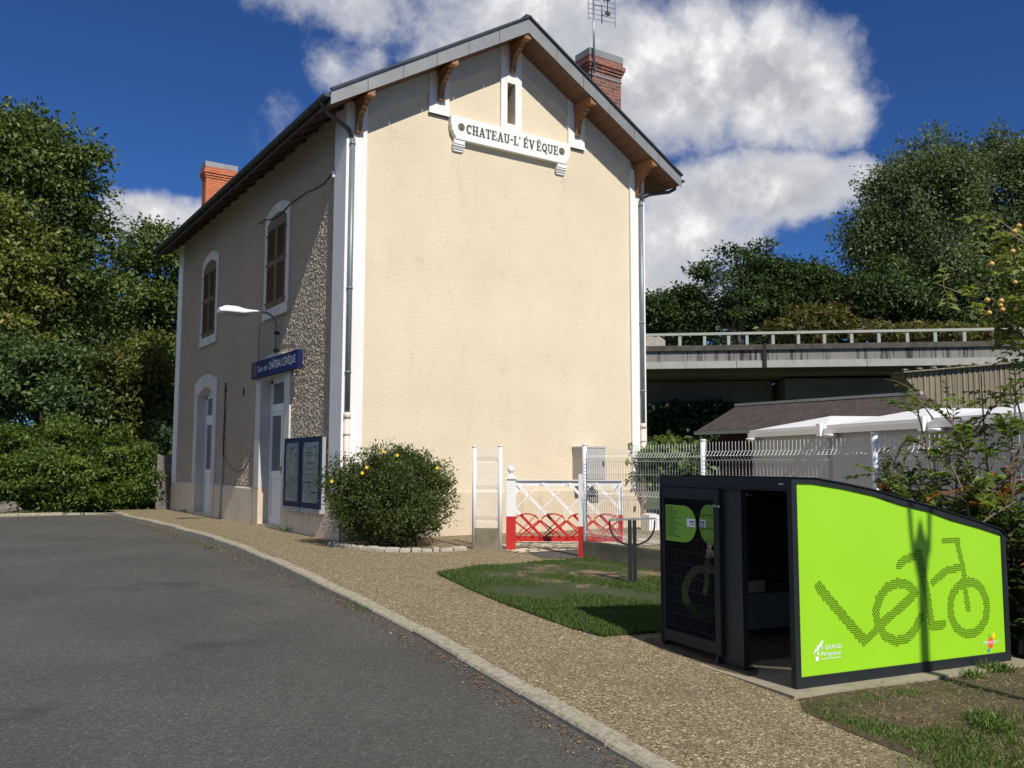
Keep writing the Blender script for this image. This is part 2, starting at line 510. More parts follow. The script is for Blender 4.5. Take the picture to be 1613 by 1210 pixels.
    simple('bridge_light', (0.38, 0.37, 0.34), 0.9, var=0.14, scale=1.5, grime=0.3)
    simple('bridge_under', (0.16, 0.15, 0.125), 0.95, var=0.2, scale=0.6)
    simple('guard_rail', (0.36, 0.38, 0.32), 0.7, 0.1, var=0.12, scale=2)
    m, T, b, out = new_mat('ribbed_wall')
    wv = T.new('ShaderNodeTexWave', wave_type='BANDS', bands_direction='X')
    wv.inputs['Scale'].default_value = 0.9
    T.put(wv.inputs['Vector'], T.obj((1, 1, 0)))
    c = T.ramp(T.noise(T.obj((2, 2, 0.3)), 1.2, 6, 0.65), [(0.3, (0.13, 0.105, 0.068)), (0.7, (0.23, 0.19, 0.13))])
    c = T.mix(T.math('MULTIPLY', T.step(wv.outputs['Fac'], 0.82, 0.98), 0.5), c, (0.32, 0.29, 0.23))
    T.l.new(c, b.inputs['Base Color'])
    b.inputs['Roughness'].default_value = 0.9
    bump(T, b, wv.outputs['Fac'], 0.6, 0.05)
    simple('stone_rough', (0.42, 0.375, 0.30), 0.9, var=0.3, scale=7, bmp=0.8, bscale=20, bdist=0.02)
    simple('rock_grey', (0.17, 0.15, 0.125), 0.9, var=0.4, scale=5, bmp=1.0, bscale=9, bdist=0.05)
    # vegetation
    simple('bark', (0.085, 0.07, 0.052), 0.95, var=0.4, scale=6, bmp=0.8, bscale=15, bdist=0.03)
    simple('twig', (0.16, 0.12, 0.075), 0.85, var=0.3, scale=12)
    leafmat('leaf_sycamore', (0.042, 0.072, 0.017), (0.160, 0.205, 0.052))
    leafmat('leaf_olive', (0.068, 0.090, 0.018), (0.225, 0.247, 0.060), extra=(0.30, 0.22, 0.03))
    leafmat('leaf_dull', (0.040, 0.076, 0.025), (0.117, 0.171, 0.058))
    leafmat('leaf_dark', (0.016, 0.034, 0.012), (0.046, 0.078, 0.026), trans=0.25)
    leafmat('leaf_hedge', (0.040, 0.075, 0.012), (0.150, 0.215, 0.036))
    leafmat('leaf_yellowing', (0.058, 0.080, 0.020), (0.174, 0.174, 0.036), extra=(0.32, 0.24, 0.03))
    leafmat('leaf_poplar', (0.052, 0.082, 0.032), (0.180, 0.215, 0.092), rough=0.5, spec=0.25, trans=0.25)
    leafmat('leaf_acacia', (0.026, 0.050, 0.014), (0.078, 0.118, 0.034), trans=0.3)
    leafmat('leaf_autumn', (0.060, 0.062, 0.018), (0.160, 0.145, 0.040), extra=(0.21, 0.12, 0.035))
    leafmat('leaf_shrub', (0.055, 0.098, 0.022), (0.19, 0.26, 0.062), rough=0.4, spec=0.4)
    leafmat('leaf_bush', (0.032, 0.052, 0.013), (0.115, 0.155, 0.040))
    leafmat('leaf_apple', (0.075, 0.115, 0.024), (0.26, 0.31, 0.085))
    leafmat('leaf_rusty', (0.160, 0.055, 0.012), (0.330, 0.120, 0.030))
    leafmat('grass_blade', (0.036, 0.078, 0.016), (0.125, 0.195, 0.042), trans=0.3)
    leafmat('weed_blade', (0.05, 0.095, 0.018), (0.17, 0.25, 0.05), trans=0.3)
    leafmat('dry_blade', (0.220, 0.160, 0.080), (0.420, 0.330, 0.180), trans=0.2)
    leafmat('dead_leaf', (0.100, 0.050, 0.022), (0.300, 0.170, 0.080), trans=0.1, extra=(0.45, 0.33, 0.18))
    simple('petal_yellow', (0.85, 0.55, 0.02), 0.6, var=0.1)
    simple('apple_yellow', (0.62, 0.38, 0.09), 0.4, var=0.35, scale=14)


make_materials()

# ------------------------------------------------------------------ mesh helpers


class MB:
    def __init__(self):
        self.v = []
        self.f = []
        self.m = []
        self.s = []
        self.mat = 0
        self.sm = False

    def vert(self, p):
        self.v.append((float(p[0]), float(p[1]), float(p[2])))
        return len(self.v) - 1

    def face(self, ids):
        self.f.append(tuple(ids))
        self.m.append(self.mat)
        self.s.append(self.sm)

    def quad(self, a, b, c, d):
        self.face([self.vert(p) for p in (a, b, c, d)])

    def box(self, x0, x1, y0, y1, z0, z1):
        self.obox((x0, y0, z0), (x1 - x0, 0, 0), (0, y1 - y0, 0), (0, 0, z1 - z0))
        return self

    def obox(self, o, a, b, c):
        o, a, b, c = (np.array(t, float) for t in (o, a, b, c))
        if np.dot(np.cross(a, b), c) < 0:
            o, a = o + a, -a
        i = [self.vert(o + a * x + b * y + c * z) for z in (0, 1) for y in (0, 1) for x in (0, 1)]
        for q in ((0, 2, 3, 1), (4, 5, 7, 6), (0, 1, 5, 4), (2, 6, 7, 3), (0, 4, 6, 2), (1, 3, 7, 5)):
            self.face([i[k] for k in q])
        return self

    def bar(self, p, q, w, h, up=(0, 0, 1)):
        """straight bar of rectangular section from p to q"""
        p, q, up = np.array(p, float), np.array(q, float), np.array(up, float)
        d = q - p
        s = np.cross(d, up)
        s = s / (np.linalg.norm(s) + 1e-9)
        u = np.cross(s, d)
        u = u / (np.linalg.norm(u) + 1e-9)
        return self.obox(p - s * w / 2 - u * h / 2, d, s * w, u * h)

    def prism(self, pts, o, a, b, c):
        """2-D polygon pts (counter-clockwise in a,b) placed at o with axes a,b and extruded by vector c"""
        o, a, b, c = (np.array(t, float) for t in (o, a, b, c))
        lo = [o + a * p[0] + b * p[1] for p in pts]
        n = len(pts)
        flip = np.dot(np.cross(a, b), c) < 0
        ar = sum(pts[i][0] * pts[(i + 1) % n][1] - pts[(i + 1) % n][0] * pts[i][1] for i in range(n))
        if ar < 0:
            flip = not flip
        i0 = [self.vert(p) for p in lo]
        i1 = [self.vert(p + c) for p in lo]
        self.face(i0 if flip else i0[::-1])
        self.face(i1[::-1] if flip else i1)
        for k in range(n):
            j = (k + 1) % n
            q = (i0[k], i0[j], i1[j], i1[k])
            self.face(q[::-1] if flip else q)
        return self

    def tube(self, pts, r, n=8, caps=True):
        pts = [np.array(p, float) for p in pts]
        rs = list(r) if isinstance(r, (list, tuple)) else [r] * len(pts)
        rings = []
        prev = None
        for k, p in enumerate(pts):
            d = pts[min(k + 1, len(pts) - 1)] - pts[max(k - 1, 0)]
            d = d / (np.linalg.norm(d) + 1e-9)
            if prev is None:
                s = np.cross(d, (0, 0, 1) if abs(d[2]) < 0.9 else (1, 0, 0))
            else:
                s = prev - d * np.dot(prev, d)
            s = s / (np.linalg.norm(s) + 1e-9)
            prev = s
            t = np.cross(d, s)
            rings.append([self.vert(p + (s * math.cos(a) + t * math.sin(a)) * rs[k]) for a in
                          [2 * math.pi * i / n for i in range(n)]])
        sm = self.sm
        self.sm = n > 5
        for a, b in zip(rings[:-1], rings[1:]):
            for i in range(n):
                j = (i + 1) % n
                self.face((a[i], a[j], b[j], b[i]))
        self.sm = sm
        if caps:
            self.face(rings[0][::-1])
            self.face(rings[-1])
        return self

    def lathe(self, prof, c, axis=(0, 0, 1), n=20):
        """profile [(radius, height)] turned round axis through c"""
        c, ax = np.array(c, float), np.array(axis, float)
        ax = ax / np.linalg.norm(ax)
        s = np.cross(ax, (1, 0, 0) if abs(ax[0]) < 0.9 else (0, 1, 0))
        s = s / np.linalg.norm(s)
        t = np.cross(ax, s)
        rings = []
        for r, h in prof:
            rings.append([self.vert(c + ax * h + (s * math.cos(a) + t * math.sin(a)) * max(r, 1e-4)) for a in
                          [2 * math.pi * i / n for i in range(n)]])
        sm = self.sm
        self.sm = True
        for a, b in zip(rings[:-1], rings[1:]):
            for i in range(n):
                j = (i + 1) % n
                self.face((a[i], a[j], b[j], b[i]))
        self.sm = sm
        self.face(rings[0][::-1])
        self.face(rings[-1])
        return self

    def grid(self, P, flip=False):
        """P: rows of points -> quad sheet"""
        ids = [[self.vert(p) for p in row] for row in P]
        for a, b in zip(ids[:-1], ids[1:]):
            for i in range(len(a) - 1):
                q = (a[i], a[i + 1], b[i + 1], b[i])
                self.face(q[::-1] if flip else q)
        return self

    def flat(self, verts, faces, o, a, b):
        """2-D mesh laid on the plane through o with axes a,b"""
        o, a, b = (np.array(t, float) for t in (o, a, b))
        k = len(self.v)
        for p in verts:
            self.vert(o + a * p[0] + b * p[1])
        for f in faces:
            self.face([k + i for i in f])
        return self


def tag(o, label=None, cat=None, group=None, kind=None):
    for k, v in (('label', label), ('category', cat), ('group', group), ('kind', kind)):
        if v:
            o[k] = v
    return o


def thing(name, label, cat, loc=(0, 0, 0), group=None, rz=0.0):
    o = bpy.data.objects.new(name, None)
    o.empty_display_size = 0.2
    COL.objects.link(o)
    o.location = loc
    o.rotation_euler = (0, 0, rz)
    return tag(o, label, cat, group)


def obj(name, mb, mats, parent=None, world=True, label=None):
    """one mesh object; built in world coordinates, moved into the frame of its thing"""
    me = bpy.data.meshes.new(name)
    off = Vector((0, 0, 0))
    if parent is not None and world:
        q = parent
        while q.parent is not None:
            q = q.parent
        off = Vector(q.location)
    me.from_pydata([(a - off.x, b - off.y, c - off.z) for a, b, c in mb.v], [], mb.f)
    for mm in ([mats] if isinstance(mats, str) else mats):
        me.materials.append(MATS[mm])
    me.polygons.foreach_set('material_index', mb.m)
    me.polygons.foreach_set('use_smooth', mb.s)
    me.update()
    o = bpy.data.objects.new(name, me)
    COL.objects.link(o)
    if parent is not None:
        o.parent = parent
    if label:
        o['label'] = label
    return o


def copy_tree(o, parent=None):
    c = o.copy()
    COL.objects.link(c)
    c.parent = parent
    for ch in list(o.children):
        copy_tree(ch, c)
    return c


def text2d(s, size=1.0, align='LEFT', sx=1.0, shear=0.0):
    """outline letters as a flat 2-D mesh (built-in font)"""
    cu = bpy.data.curves.new('t', 'FONT')
    cu.body = s
    cu.size = size
    cu.align_x = align
    cu.resolution_u = 3
    cu.shear = shear
    o = bpy.data.objects.new('t', cu)
    COL.objects.link(o)
    dg = bpy.context.evaluated_depsgraph_get()
    me = bpy.data.meshes.new_from_object(o.evaluated_get(dg))
    vs = [(v.co.x * sx, v.co.y) for v in me.vertices]
    fs = [tuple(p.vertices) for p in me.polygons]
    bpy.data.objects.remove(o)
    bpy.data.curves.remove(cu)
    bpy.data.meshes.remove(me)
    return vs, fs


def P(u, v, depth):
    """point at the given depth (metres along the view) on the sight line of photo pixel (u, v)"""
    return CAM + (FW + RT * ((u - 806.5) / FPX) + UP * ((605 - v) / FPX)) * depth


def road_z(y):
    return -0.13 + 0.024 * max(min(y, 0.0), -24.0)


def road_s(y):
    """road surface: the kerb stands out less towards the camera"""
    return road_z(y) + 0.085 * sst(-y, 1.5, 7.0)


def sst(x, a, b):
    t = min(1.0, max(0.0, (x - a) / (b - a)))
    return t * t * (3 - 2 * t)


def H(x, y):
    """level of the pavement, lawn and beds on the station side of the kerb"""
    return road_z(y) + 0.11 - 0.06 * sst(x, -2.2, -0.7) * sst(-y, 5.5, 8.2)

# ================================================================== GROUND
def smooth_line(pts, step=0.25):
    pts = [np.array(p, float) for p in pts]
    out = []
    for i in range(len(pts) - 1):
        p0, p1, p2, p3 = pts[max(i - 1, 0)], pts[i], pts[i + 1], pts[min(i + 2, len(pts) - 1)]
        n = max(2, int(np.linalg.norm(p2 - p1) / step))
        for k in range(n):
            t = k / n
            out.append(0.5 * ((2 * p1) + (-p0 + p2) * t + (2 * p0 - 5 * p1 + 4 * p2 - p3) * t * t + (-p0 + 3 * p1 - 3 * p2 + p3) * t ** 3))
    out.append(pts[-1])
    return out


KERB = [(-3.35, -17.5), (-2.95, -13.5), (-2.72, -11.5), (-2.55, -9.93), (-2.42, -8.95), (-2.27, -7.85), (-2.07, -6.44), (-1.91, -4.73),
        (-1.70, -1.99), (-1.52, 1.89), (-1.46, 6.04), (-1.55, 10.33)]
KL = smooth_line(KERB, 0.2)
KY = [p[1] for p in KL]
KX = [p[0] for p in KL]


def kerb_x(y):
    return float(np.interp(y, KY, KX))


def build_ground():
    mb = MB()
    ys = [-400, -120, -40, -24, -12, -6, 0, 12, 30, 60, 120, 400]
    xs = [-400, -100, -30, -10, 0, 10, 30, 100, 400]
    mb.grid([[(x, y, road_z(y) - 0.10) for x in xs] for y in ys])
    tag(obj('ground', mb, 'far_ground'), kind='structure')
    # road
    mb = MB()
    rows = []
    for y in list(np.arange(-40, 12.01, 1.0)):
        kx = kerb_x(max(y, -17.5)) + 0.03
        rows.append([(x, y, road_s(y)) for x in np.linspace(-45, kx, 24)])
    mb.grid(rows)
    tag(obj('road', mb, 'asphalt'), kind='structure')
    # pavement sheet
    mb = MB()
    rows = []
    for y in list(np.arange(-17.5, 12.3, 0.3)):
        x0 = kerb_x(y) + 0.12 if y < 10.4 else kerb_x(10.3) + 0.13
        rows.append([(x, y, H(x, y)) for x in np.linspace(x0, 7.2, 30)])
    mb.grid(rows)
    tag(obj('pavement', mb, 'washed_gravel'), kind='structure')
    # kerb stones
    mb = MB()
    line = smooth_line(KERB + [(-1.68, 11.25), (-1.95, 11.72), (-2.6, 11.93), (-4.5, 12.0), (-9.0, 12.05), (-16, 12.1)], 0.1)
    acc = [0.0]
    for a, b in zip(line[:-1], line[1:]):
        acc.append(acc[-1] + np.linalg.norm(b - a))
    total = acc[-1]

    def at(s):
        return np.array([np.interp(s, acc, [p[0] for p in line]), np.interp(s, acc, [p[1] for p in line])])
    s = 0.0
    rk = random.Random(5)
    while s < total - 0.5:
        e = min(s + 0.985, total)
        dz = rk.uniform(-0.010, 0.010)
        rows_o, rows_i = [], []
        for t in np.linspace(s, e, 6):
            p = at(t)
            d = at(t + 0.02) - at(t - 0.02)
            d = d / (np.linalg.norm(d) + 1e-9)
            nrm = np.array([d[1], -d[0]])
            rows_o.append(p)
            rows_i.append(p + nrm * 0.135)
        prof = []
        for o, i in zip(rows_o, rows_i):
            z = road_z(o[1]) - .055 * sst(o[1], 10.4, 11.7)
            prof.append([(o[0], o[1], z - 0.05), (o[0] + (i[0] - o[0]) * .06, o[1] + (i[1] - o[1]) * .06, z + 0.098 + dz),
                         (o[0] + (i[0] - o[0]) * .16, o[1] + (i[1] - o[1]) * .16, z + 0.113 + dz),
                         (i[0], i[1], z + 0.118 + dz), (i[0], i[1], z - 0.05)])
        mb.grid(prof, flip=True)
        for row, fl in ((prof[0], False), (prof[-1], True)):
            ids = [mb.vert(p) for p in row]
            mb.face(ids if fl else ids[::-1])
        s += 1.0
    tag(obj('kerb', mb, 'kerb_concrete'), kind='structure')
    # verge beyond the end of the car park, under the hedge
    mb = MB()
    mb.grid([[(x, y, road_z(0) + 0.04 + 0.05 * sst(y, 12.2, 14)) for x in np.linspace(-30, 0.5, 12)] for y in (12.12, 12.6, 13.2, 14, 17, 24)])
    tag(obj('verge', mb, 'lawn_ground'), kind='structure')
    # lawn in front of the fence
    L = smooth_line([(-0.40, -3.96), (-0.62, -5.0), (-0.76, -5.9), (-0.80, -7.03), (-0.74, -7.38)], 0.2)
    Rr = smooth_line([(-0.40, -3.90), (0.42, -3.60), (1.24, -3.62), (2.02, -3.62), (2.06, -5.0), (2.04, -7.80)], 0.2)

    def rs(line, n):
        acc = np.concatenate([[0], np.cumsum([np.linalg.norm(b - a) for a, b in zip(line[:-1], line[1:])])])
        return [(np.interp(t, acc, [p[0] for p in line]), np.interp(t, acc, [p[1] for p in line])) for t in np.linspace(0, acc[-1], n)]
    A, B = rs(L, 30), rs(Rr, 30)
    mb = MB()
    mb.grid([[(a[0] + (b[0] - a[0]) * t, a[1] + (b[1] - a[1]) * t,
               H(a[0] + (b[0] - a[0]) * t, a[1] + (b[1] - a[1]) * t) + 0.006 + 0.018 * min(1, 8 * t, 8 * (1 - t) + .3)) for t in np.linspace(0, 1, 26)]
             for a, b in zip(A, B)])
    tag(obj('lawn', mb, 'lawn_soil'), kind='structure')
    # bed of dry soil round the shelter
    mb = MB()
    rows = []
    for y in np.arange(-17.0, -7.4, 0.2):
        x0 = float(np.interp(y, [-17, -13.5, -12, -10.64, -10.28, -9.6, -9.38, -7.4], [-1.75, -1.5, -1.36, -1.24, -1.18, -1.02, -0.78, -0.50]))
        x0 += 0.02 * math.sin(y * 9) + 0.015 * math.sin(y * 23)
        rows.append([(x, y, H(x, y) + (0.004 if x < x0 + .02 else 0.008 + 0.004 * math.sin(x * 5 + y * 3))) for x in
                     [x0 + (9 - x0) * (t ** 1.6) for t in np.linspace(0, 1, 34)]])
    mb.grid(rows)
    tag(obj('soil', mb, 'dry_soil'), kind='structure')
    # stepping stones strip and asphalt patch at the gate
    mb = MB()
    mb.grid([[(x, y, H(x, y) + 0.008) for x in (1.62, 2.6, 3.6, 4.6)] for y in (-2.62, -2.2, -1.7, -1.2)])
    tag(obj('stone_paving', mb, 'crazy_paving'), kind='structure')
    mb = MB()
    q = [(1.60, -3.18), (2.02, -3.52), (2.70, -2.66), (1.75, -2.66)]
    mb.face([mb.vert((x, y, H(x, y) + 0.007)) for x, y in q])
    tag(obj('asphalt_path', mb, 'asphalt'), kind='structure')


def lawn_soil_material():
    m, T, b, out = new_mat('lawn_soil')
    v = T.obj()
    g = T.ramp(T.noise(v, 5, 6, 0.7), [(0.3, (0.024, 0.038, 0.010)), (0.7, (0.06, 0.075, 0.022))])
    s = T.ramp(T.noise(v, 9, 6, 0.7), [(0.3, (0.12, 0.085, 0.045)), (0.7, (0.28, 0.20, 0.115))])
    x, y, z = T.sep(v)
    # worn patch in the middle of the lawn
    wob = T.noise(v, 1.9, 6, 0.7)
    dx = T.math('MULTIPLY', T.math('SUBTRACT', x, 1.15), 0.85)
    dy = T.math('MULTIPLY', T.math('ADD', y, 4.9), 0.75)
    r = T.math('SQRT', T.math('ADD', T.math('MULTIPLY', dx, dx), T.math('MULTIPLY', dy, dy)))
    r = T.math('ADD', r, T.math('MULTIPLY', T.math('SUBTRACT', wob, 0.5), 5.5))
    T.l.new(T.mix(T.step(r, 0.70, 0.25), g, s), b.inputs['Base Color'])
    b.inputs['Roughness'].default_value = 0.95
    bump(T, b, T.noise(v, 40, 5, 0.7), 0.9, 0.02)


lawn_soil_material()
build_ground()

# ================================================================== STATION BUILDING
W, L = 6.30, 11.37
PL = 0.694                      # top of the plinth
SL = 0.5912


def rake(x):
    return 7.038 + SL * min(x, W - x)


def arch(yc, hw, z0, rise, n=12):
    """points of a flat arch from -hw to +hw"""
    return [(yc + hw * t, z0 + rise * (1 - t * t)) for t in np.linspace(-1, 1, n + 1)]


def arch_ring(mb, yc, wo, zo, ho, wi, zi, hi, zb, x0, x1):
    """surround on the long wall (plane x=0): outer arch, inner arch, down to zb, from x0 (front) to x1 (back)"""
    O = [(yc - wo, zb)] + arch(yc, wo, zo, ho) + [(yc + wo, zb)]
    I = [(yc - wi, zb)] + arch(yc, wi, zi, hi) + [(yc + wi, zb)]
    for k in range(len(O) - 1):
        (a, za), (b, zb_) = O[k], O[k + 1]
        (c, zc), (d, zd) = I[k], I[k + 1]
        mb.quad((x0, b, zb_), (x0, a, za), (x0, c, zc), (x0, d, zd))        # front
        mb.quad((x0, a, za), (x0, b, zb_), (0.0, b, zb_), (0.0, a, za))     # outer edge
        mb.quad((x0, d, zd), (x0, c, zc), (x1, c, zc), (x1, d, zd))         # reveal


def build_station():
    st = thing('station_building', 'two storey cream rendered station house with white corner strips and a gabled roof', 'building', (0, 0, 0))
    # ---- walls
    mb = MB()
    mb.mat = 0
    ga, gb, gc = (1, 0, 0), (0, 0, 1), (0, 0.35, 0)
    x0, x1, z0, z1 = 3.06, 3.235, 7.35, 8.12
    mb.prism([(0, -0.2), (x0, -0.2), (x0, rake(x0) + .02), (0, rake(0) + .02)], (0, 0, 0), ga, gb, gc)
    mb.prism([(x1, -0.2), (W, -0.2), (W, rake(W) + .02), (x1, rake(x1) + .02)], (0, 0, 0), ga, gb, gc)
    mb.prism([(x0, -0.2), (x1, -0.2), (x1, z0), (x0, z0)], (0, 0, 0), ga, gb, gc)
    mb.prism([(x0, z1), (x1, z1), (x1, rake(x1) + .02), (W / 2, rake(W / 2) + .02), (x0, rake(x0) + .02)], (0, 0, 0), ga, gb, gc)
    # back gable and track side wall
    mb.prism([(0, -0.2), (W, -0.2), (W, rake(W)), (W / 2, rake(W / 2)), (0, rake(0))], (0, L - 0.35, 0), ga, gb, gc)
    mb.box(W - 0.35, W, 0.35, L - 0.35, -0.2, 7.03)
    # long wall with two door openings
    mb.mat = 1
    for a, b_, lo in ((0.35, 2.46, -.2), (2.46, 4.22, 3.10), (4.22, 7.31, -.2), (7.31, 9.07, 3.10), (9.07, L - 0.35, -.2)):
        mb.box(0, 0.35, a, b_, lo, 7.03)
    # the dash itself: loose grains standing out of the wall where the sun grazes it
    rg = np.random.RandomState(12)
    sp_ = .021
    for ya, yb, za, zb in ((.452, 2.34, PL + .03, 7.0), (2.34, 4.36, 3.34, 7.0), (4.36, 6.9, PL + .03, 3.6)):
        ny, nz = int((yb - ya) / sp_), int((zb - za) / sp_)
        hgt = rg.uniform(0, 1, (nz + 1, ny + 1)) ** 1.6 * .012
        jy, jz = rg.uniform(-.4, .4, (2, nz + 1, ny + 1)) * sp_
        k0 = len(mb.v)
        for i in range(nz + 1):
            for j in range(ny + 1):
                e = 0 if i in (0, nz) or j in (0, ny) else 1
                mb.v.append((-.002 - float(hgt[i, j]) * e, ya + j * sp_ + float(jy[i, j]) * e, za + i * sp_ + float(jz[i, j]) * e))
        for i in range(nz):
            for j in range(ny):
                a = k0 + i * (ny + 1) + j
                mb.face((a, a + ny + 1, a + ny + 2, a + 1))
    obj('wall', mb, ['cream_render', 'pebble_dash'], st)
    # ---- plinth
    mb = MB()
    mb.box(-0.03, W + 0.03, -0.03, 0, -0.2, PL)
    obj('plinth', mb, 'plinth_render', st)
    for a, b_ in ((0.0, 2.35), (4.33, 7.2), (9.18, L)):
        mb = MB()
        mb.prism([(-0.03, -0.2), (-0.03, PL - 0.015), (-0.004, PL + .02), (0.02, PL + .02), (0.02, -0.2)], (0, a, 0), (1, 0, 0), (0, 0, 1), (0, b_ - a, 0))
        obj('plinth', mb, 'plinth_render', st)
    # ---- corner strips
    for c in ('near', 'right', 'far'):
        mb = MB()
        if c == 'near':
            pts = [(-.034, -.045), (.325, -.045), (.325, 0), (0, 0), (0, .45), (-.034, .45)]
        elif c == 'right':
            pts = [(W - .325, -.045), (W + .045, -.045), (W + .045, .45), (W, .45), (W, 0), (W - .325, 0)]
        else:
            pts = [(-.022, L - .40), (0, L - .40), (0, L), (.3, L), (.3, L + .045), (-.022, L + .045)]
        zt = 7.055
        mb.prism(pts, (0, 0, PL if c != 'far' else -.1), (1, 0, 0), (0, 1, 0), (0, 0, zt - (PL if c != 'far' else -.1)))
        obj('corner_strip', mb, 'white_paint', st)
    # ---- raised bands and blocks under the verge
    mb = MB()
    for s in (0, 1):
        def X(x):
            return x if s == 0 else W - x
        pts = [(X(.30), rake(.30) - .34), (X(W / 2), rake(W / 2) - .34), (X(W / 2), rake(W / 2)), (X(.30), rake(.30))]
        mb.prism(pts, (0, -.034, 0), ga, gb, (0, .04, 0))
    obj('verge_band', mb, 'white_trim_old', st)
    mb = MB()
    for s in (0, 1):
        def X(x):
            return x if s == 0 else W - x
        mb.prism([(X(1.462), 7.195), (X(1.853), 7.195), (X(1.853), rake(1.853)), (X(1.462), rake(1.462))], (0, -.046, 0), ga, gb, (0, .05, 0))
        mb.box(min(X(1.455), X(1.86)), max(X(1.455), X(1.86)), -.058, 0, 7.195, 7.222)
        obj('bracket_block', mb, 'white_paint', st)
        mb = MB()
    y0 = -.047
    mb.box(2.925, x0, y0, 0.0, 7.219, 8.45)
    mb.box(x1, 3.375, y0, 0.0, 7.219, 8.45)
    mb.box(x0, x1, y0, 0.0, 7.219, z0)
    mb.box(x0, x1, y0, 0.0, z1, 8.45)
    mb.prism([(2.925, 8.45), (3.375, 8.45), (3.375, rake(3.375)), (W / 2, rake(W / 2)), (2.925, rake(2.925))], (0, y0, 0), ga, gb, (0, .05, 0))
    obj('bracket_block', mb, 'white_paint', st)
    mb = MB()
    mb.box(x0 - .1, x1 + .1, 0.36, 0.38, z0 - .1, z1 + .1)
    mb.box(x0 + .004, x0 + .035, 0.19, 0.22, z0, z1)
    obj('attic_slot', mb, 'dark_void', st)
    # ---- roof: covering, soffit, zinc verge
    YF, YB, E = -0.587, L + 0.43, 0.529
    roof_mb = MB()
    zl, zu = 6.725, 6.897
    rl, ru = 8.900, 9.126
    cx = W / 2
    th = 0.035
    top = [(-E, zl + th), (-E, zu), (cx, ru), (W + E, zu), (W + E, zl + th), (cx, rl + th)]
    roof_mb.prism(top, (0, YF, 0), ga, gb, (0, YB - YF, 0))
    roof = obj('roof', roof_mb, 'slate_dark', st)
    mb = MB()
    mb.prism([(-E, zl), (-E, zl + th - .002), (cx, rl + th - .002), (W + E, zl + th - .002), (W + E, zl), (cx, rl)], (0, YF, 0), ga, gb, (0, YB - YF, 0))
    obj('soffit', mb, 'soffit_wood', roof)
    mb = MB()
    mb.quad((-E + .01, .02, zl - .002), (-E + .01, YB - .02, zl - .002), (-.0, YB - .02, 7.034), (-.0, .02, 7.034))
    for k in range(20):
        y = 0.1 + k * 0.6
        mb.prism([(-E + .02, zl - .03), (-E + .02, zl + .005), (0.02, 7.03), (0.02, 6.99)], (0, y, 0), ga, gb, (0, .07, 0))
    obj('eave_boards', mb, 'eave_wood_shaded', roof)
    # zinc verge boards made of lapped lengths
    mb = MB()
    n = 6
    for s in (0, 1):
        for k in range(n):
            xa = -E - .006 + (cx + E + .006) * k / n
            xb = -E - .006 + (cx + E + .006) * (k + 1) / n
            za0, za1 = zl + (rl - zl) * k / n - .045, zu + (ru - zu) * k / n + .004
            zb0, zb1 = zl + (rl - zl) * (k + 1) / n - .045, zu + (ru - zu) * (k + 1) / n + .004
            g = .008 if k < n - 1 else 0
            pts = [(xa, za0), (xb - g, zb0 - g * SL), (xb - g, zb1 - g * SL), (xa, za1)]
            if s:
                pts = [(W - p[0], p[1]) for p in pts]
            mb.prism(pts, (0, YF - .016 - 0.002 * (k % 2), 0), ga, gb, (0, .015 + 0.002 * (k % 2), 0))
    obj('verge_board', mb, 'zinc', roof)
    mb = MB()
    for s in (0, 1):
        a = np.array([-E - .02 if s == 0 else W + E + .02, YF - .03, zu + .018])
        b_ = np.array([cx, YF - .03, ru + .025])
        mb.bar(a, b_, .05, .03, up=(0, 0, 1))
    mb.bar((cx, YF - .03, ru + .03), (cx, YB, ru + .03), .12, .05)
    obj('roof_edge', mb, 'zinc_dark', roof)
    # ---- gutters with swan necks and down pipes
    for s in (0, 1):
        gx = -E - .055 if s == 0 else W + E + .055
        mb = MB()
        prof = [(.062 * math.cos(a), .062 * math.sin(a)) for a in np.linspace(math.pi, 2 * math.pi, 9)]
        for r_, fl in ((1.0, False), (.93, True)):
            mb.grid([[(gx + p[0] * r_, y, 6.845 + p[1] * r_) for p in prof] for y in (YF + .01, 3.0, 7.0, YB)], flip=fl)
        mb.box(gx - .062, gx + .062, YF + .0, YF + .008, 6.80, 6.845)
        for k in range(24):
            y = -.4 + k * .5
            mb.box(gx - .068, gx + .068, y, y + .02, 6.775, 6.783)
        obj('gutter', mb, 'zinc_dark', st)
        px = 0.055 if s == 0 else W - .075
        mb = MB()
        sg = 1 if s == 0 else -1
        mb.tube([(gx, -.38, 6.80), (gx + sg * .01, -.37, 6.71), (gx + sg * .12, -.31, 6.64), (px - sg * .12, -.13, 6.56), (px - sg * .03, -.08, 6.51), (px, -.075, 6.42)], .036, 10)
        dn = obj('swan_neck', mb, 'zinc_dark', st)  # darker zinc than the pipe below; roof overhang's shade put into the colour
        mb = MB()
        mb.tube([(px, -.075, 6.42), (px, -.075, 1.88)], .044, 12)
        for z in (6.32, 3.95, 2.6):
            mb.tube([(px, -.075, z), (px, -.075, z + .035)], .052, 12)
            mb.box(px - .008, px + .008, -.075, 0.0, z, z + .03)
        dp = obj('downpipe', mb, 'zinc_pipe', st)
        mb = MB()
        mb.tube([(px, -.075, 1.95), (px, -.075, -.1)], .049, 12)
        mb.tube([(px, -.075, 1.98), (px, -.075, 1.88)], .056, 12)
        mb.tube([(px, -.075, 1.62), (px, -.075, 1.66)], .056, 12)
        mb.box(px - .008, px + .008, -.075, 0.0, 1.62, 1.65)
        obj('lower_pipe', mb, 'pvc_pipe', dp)
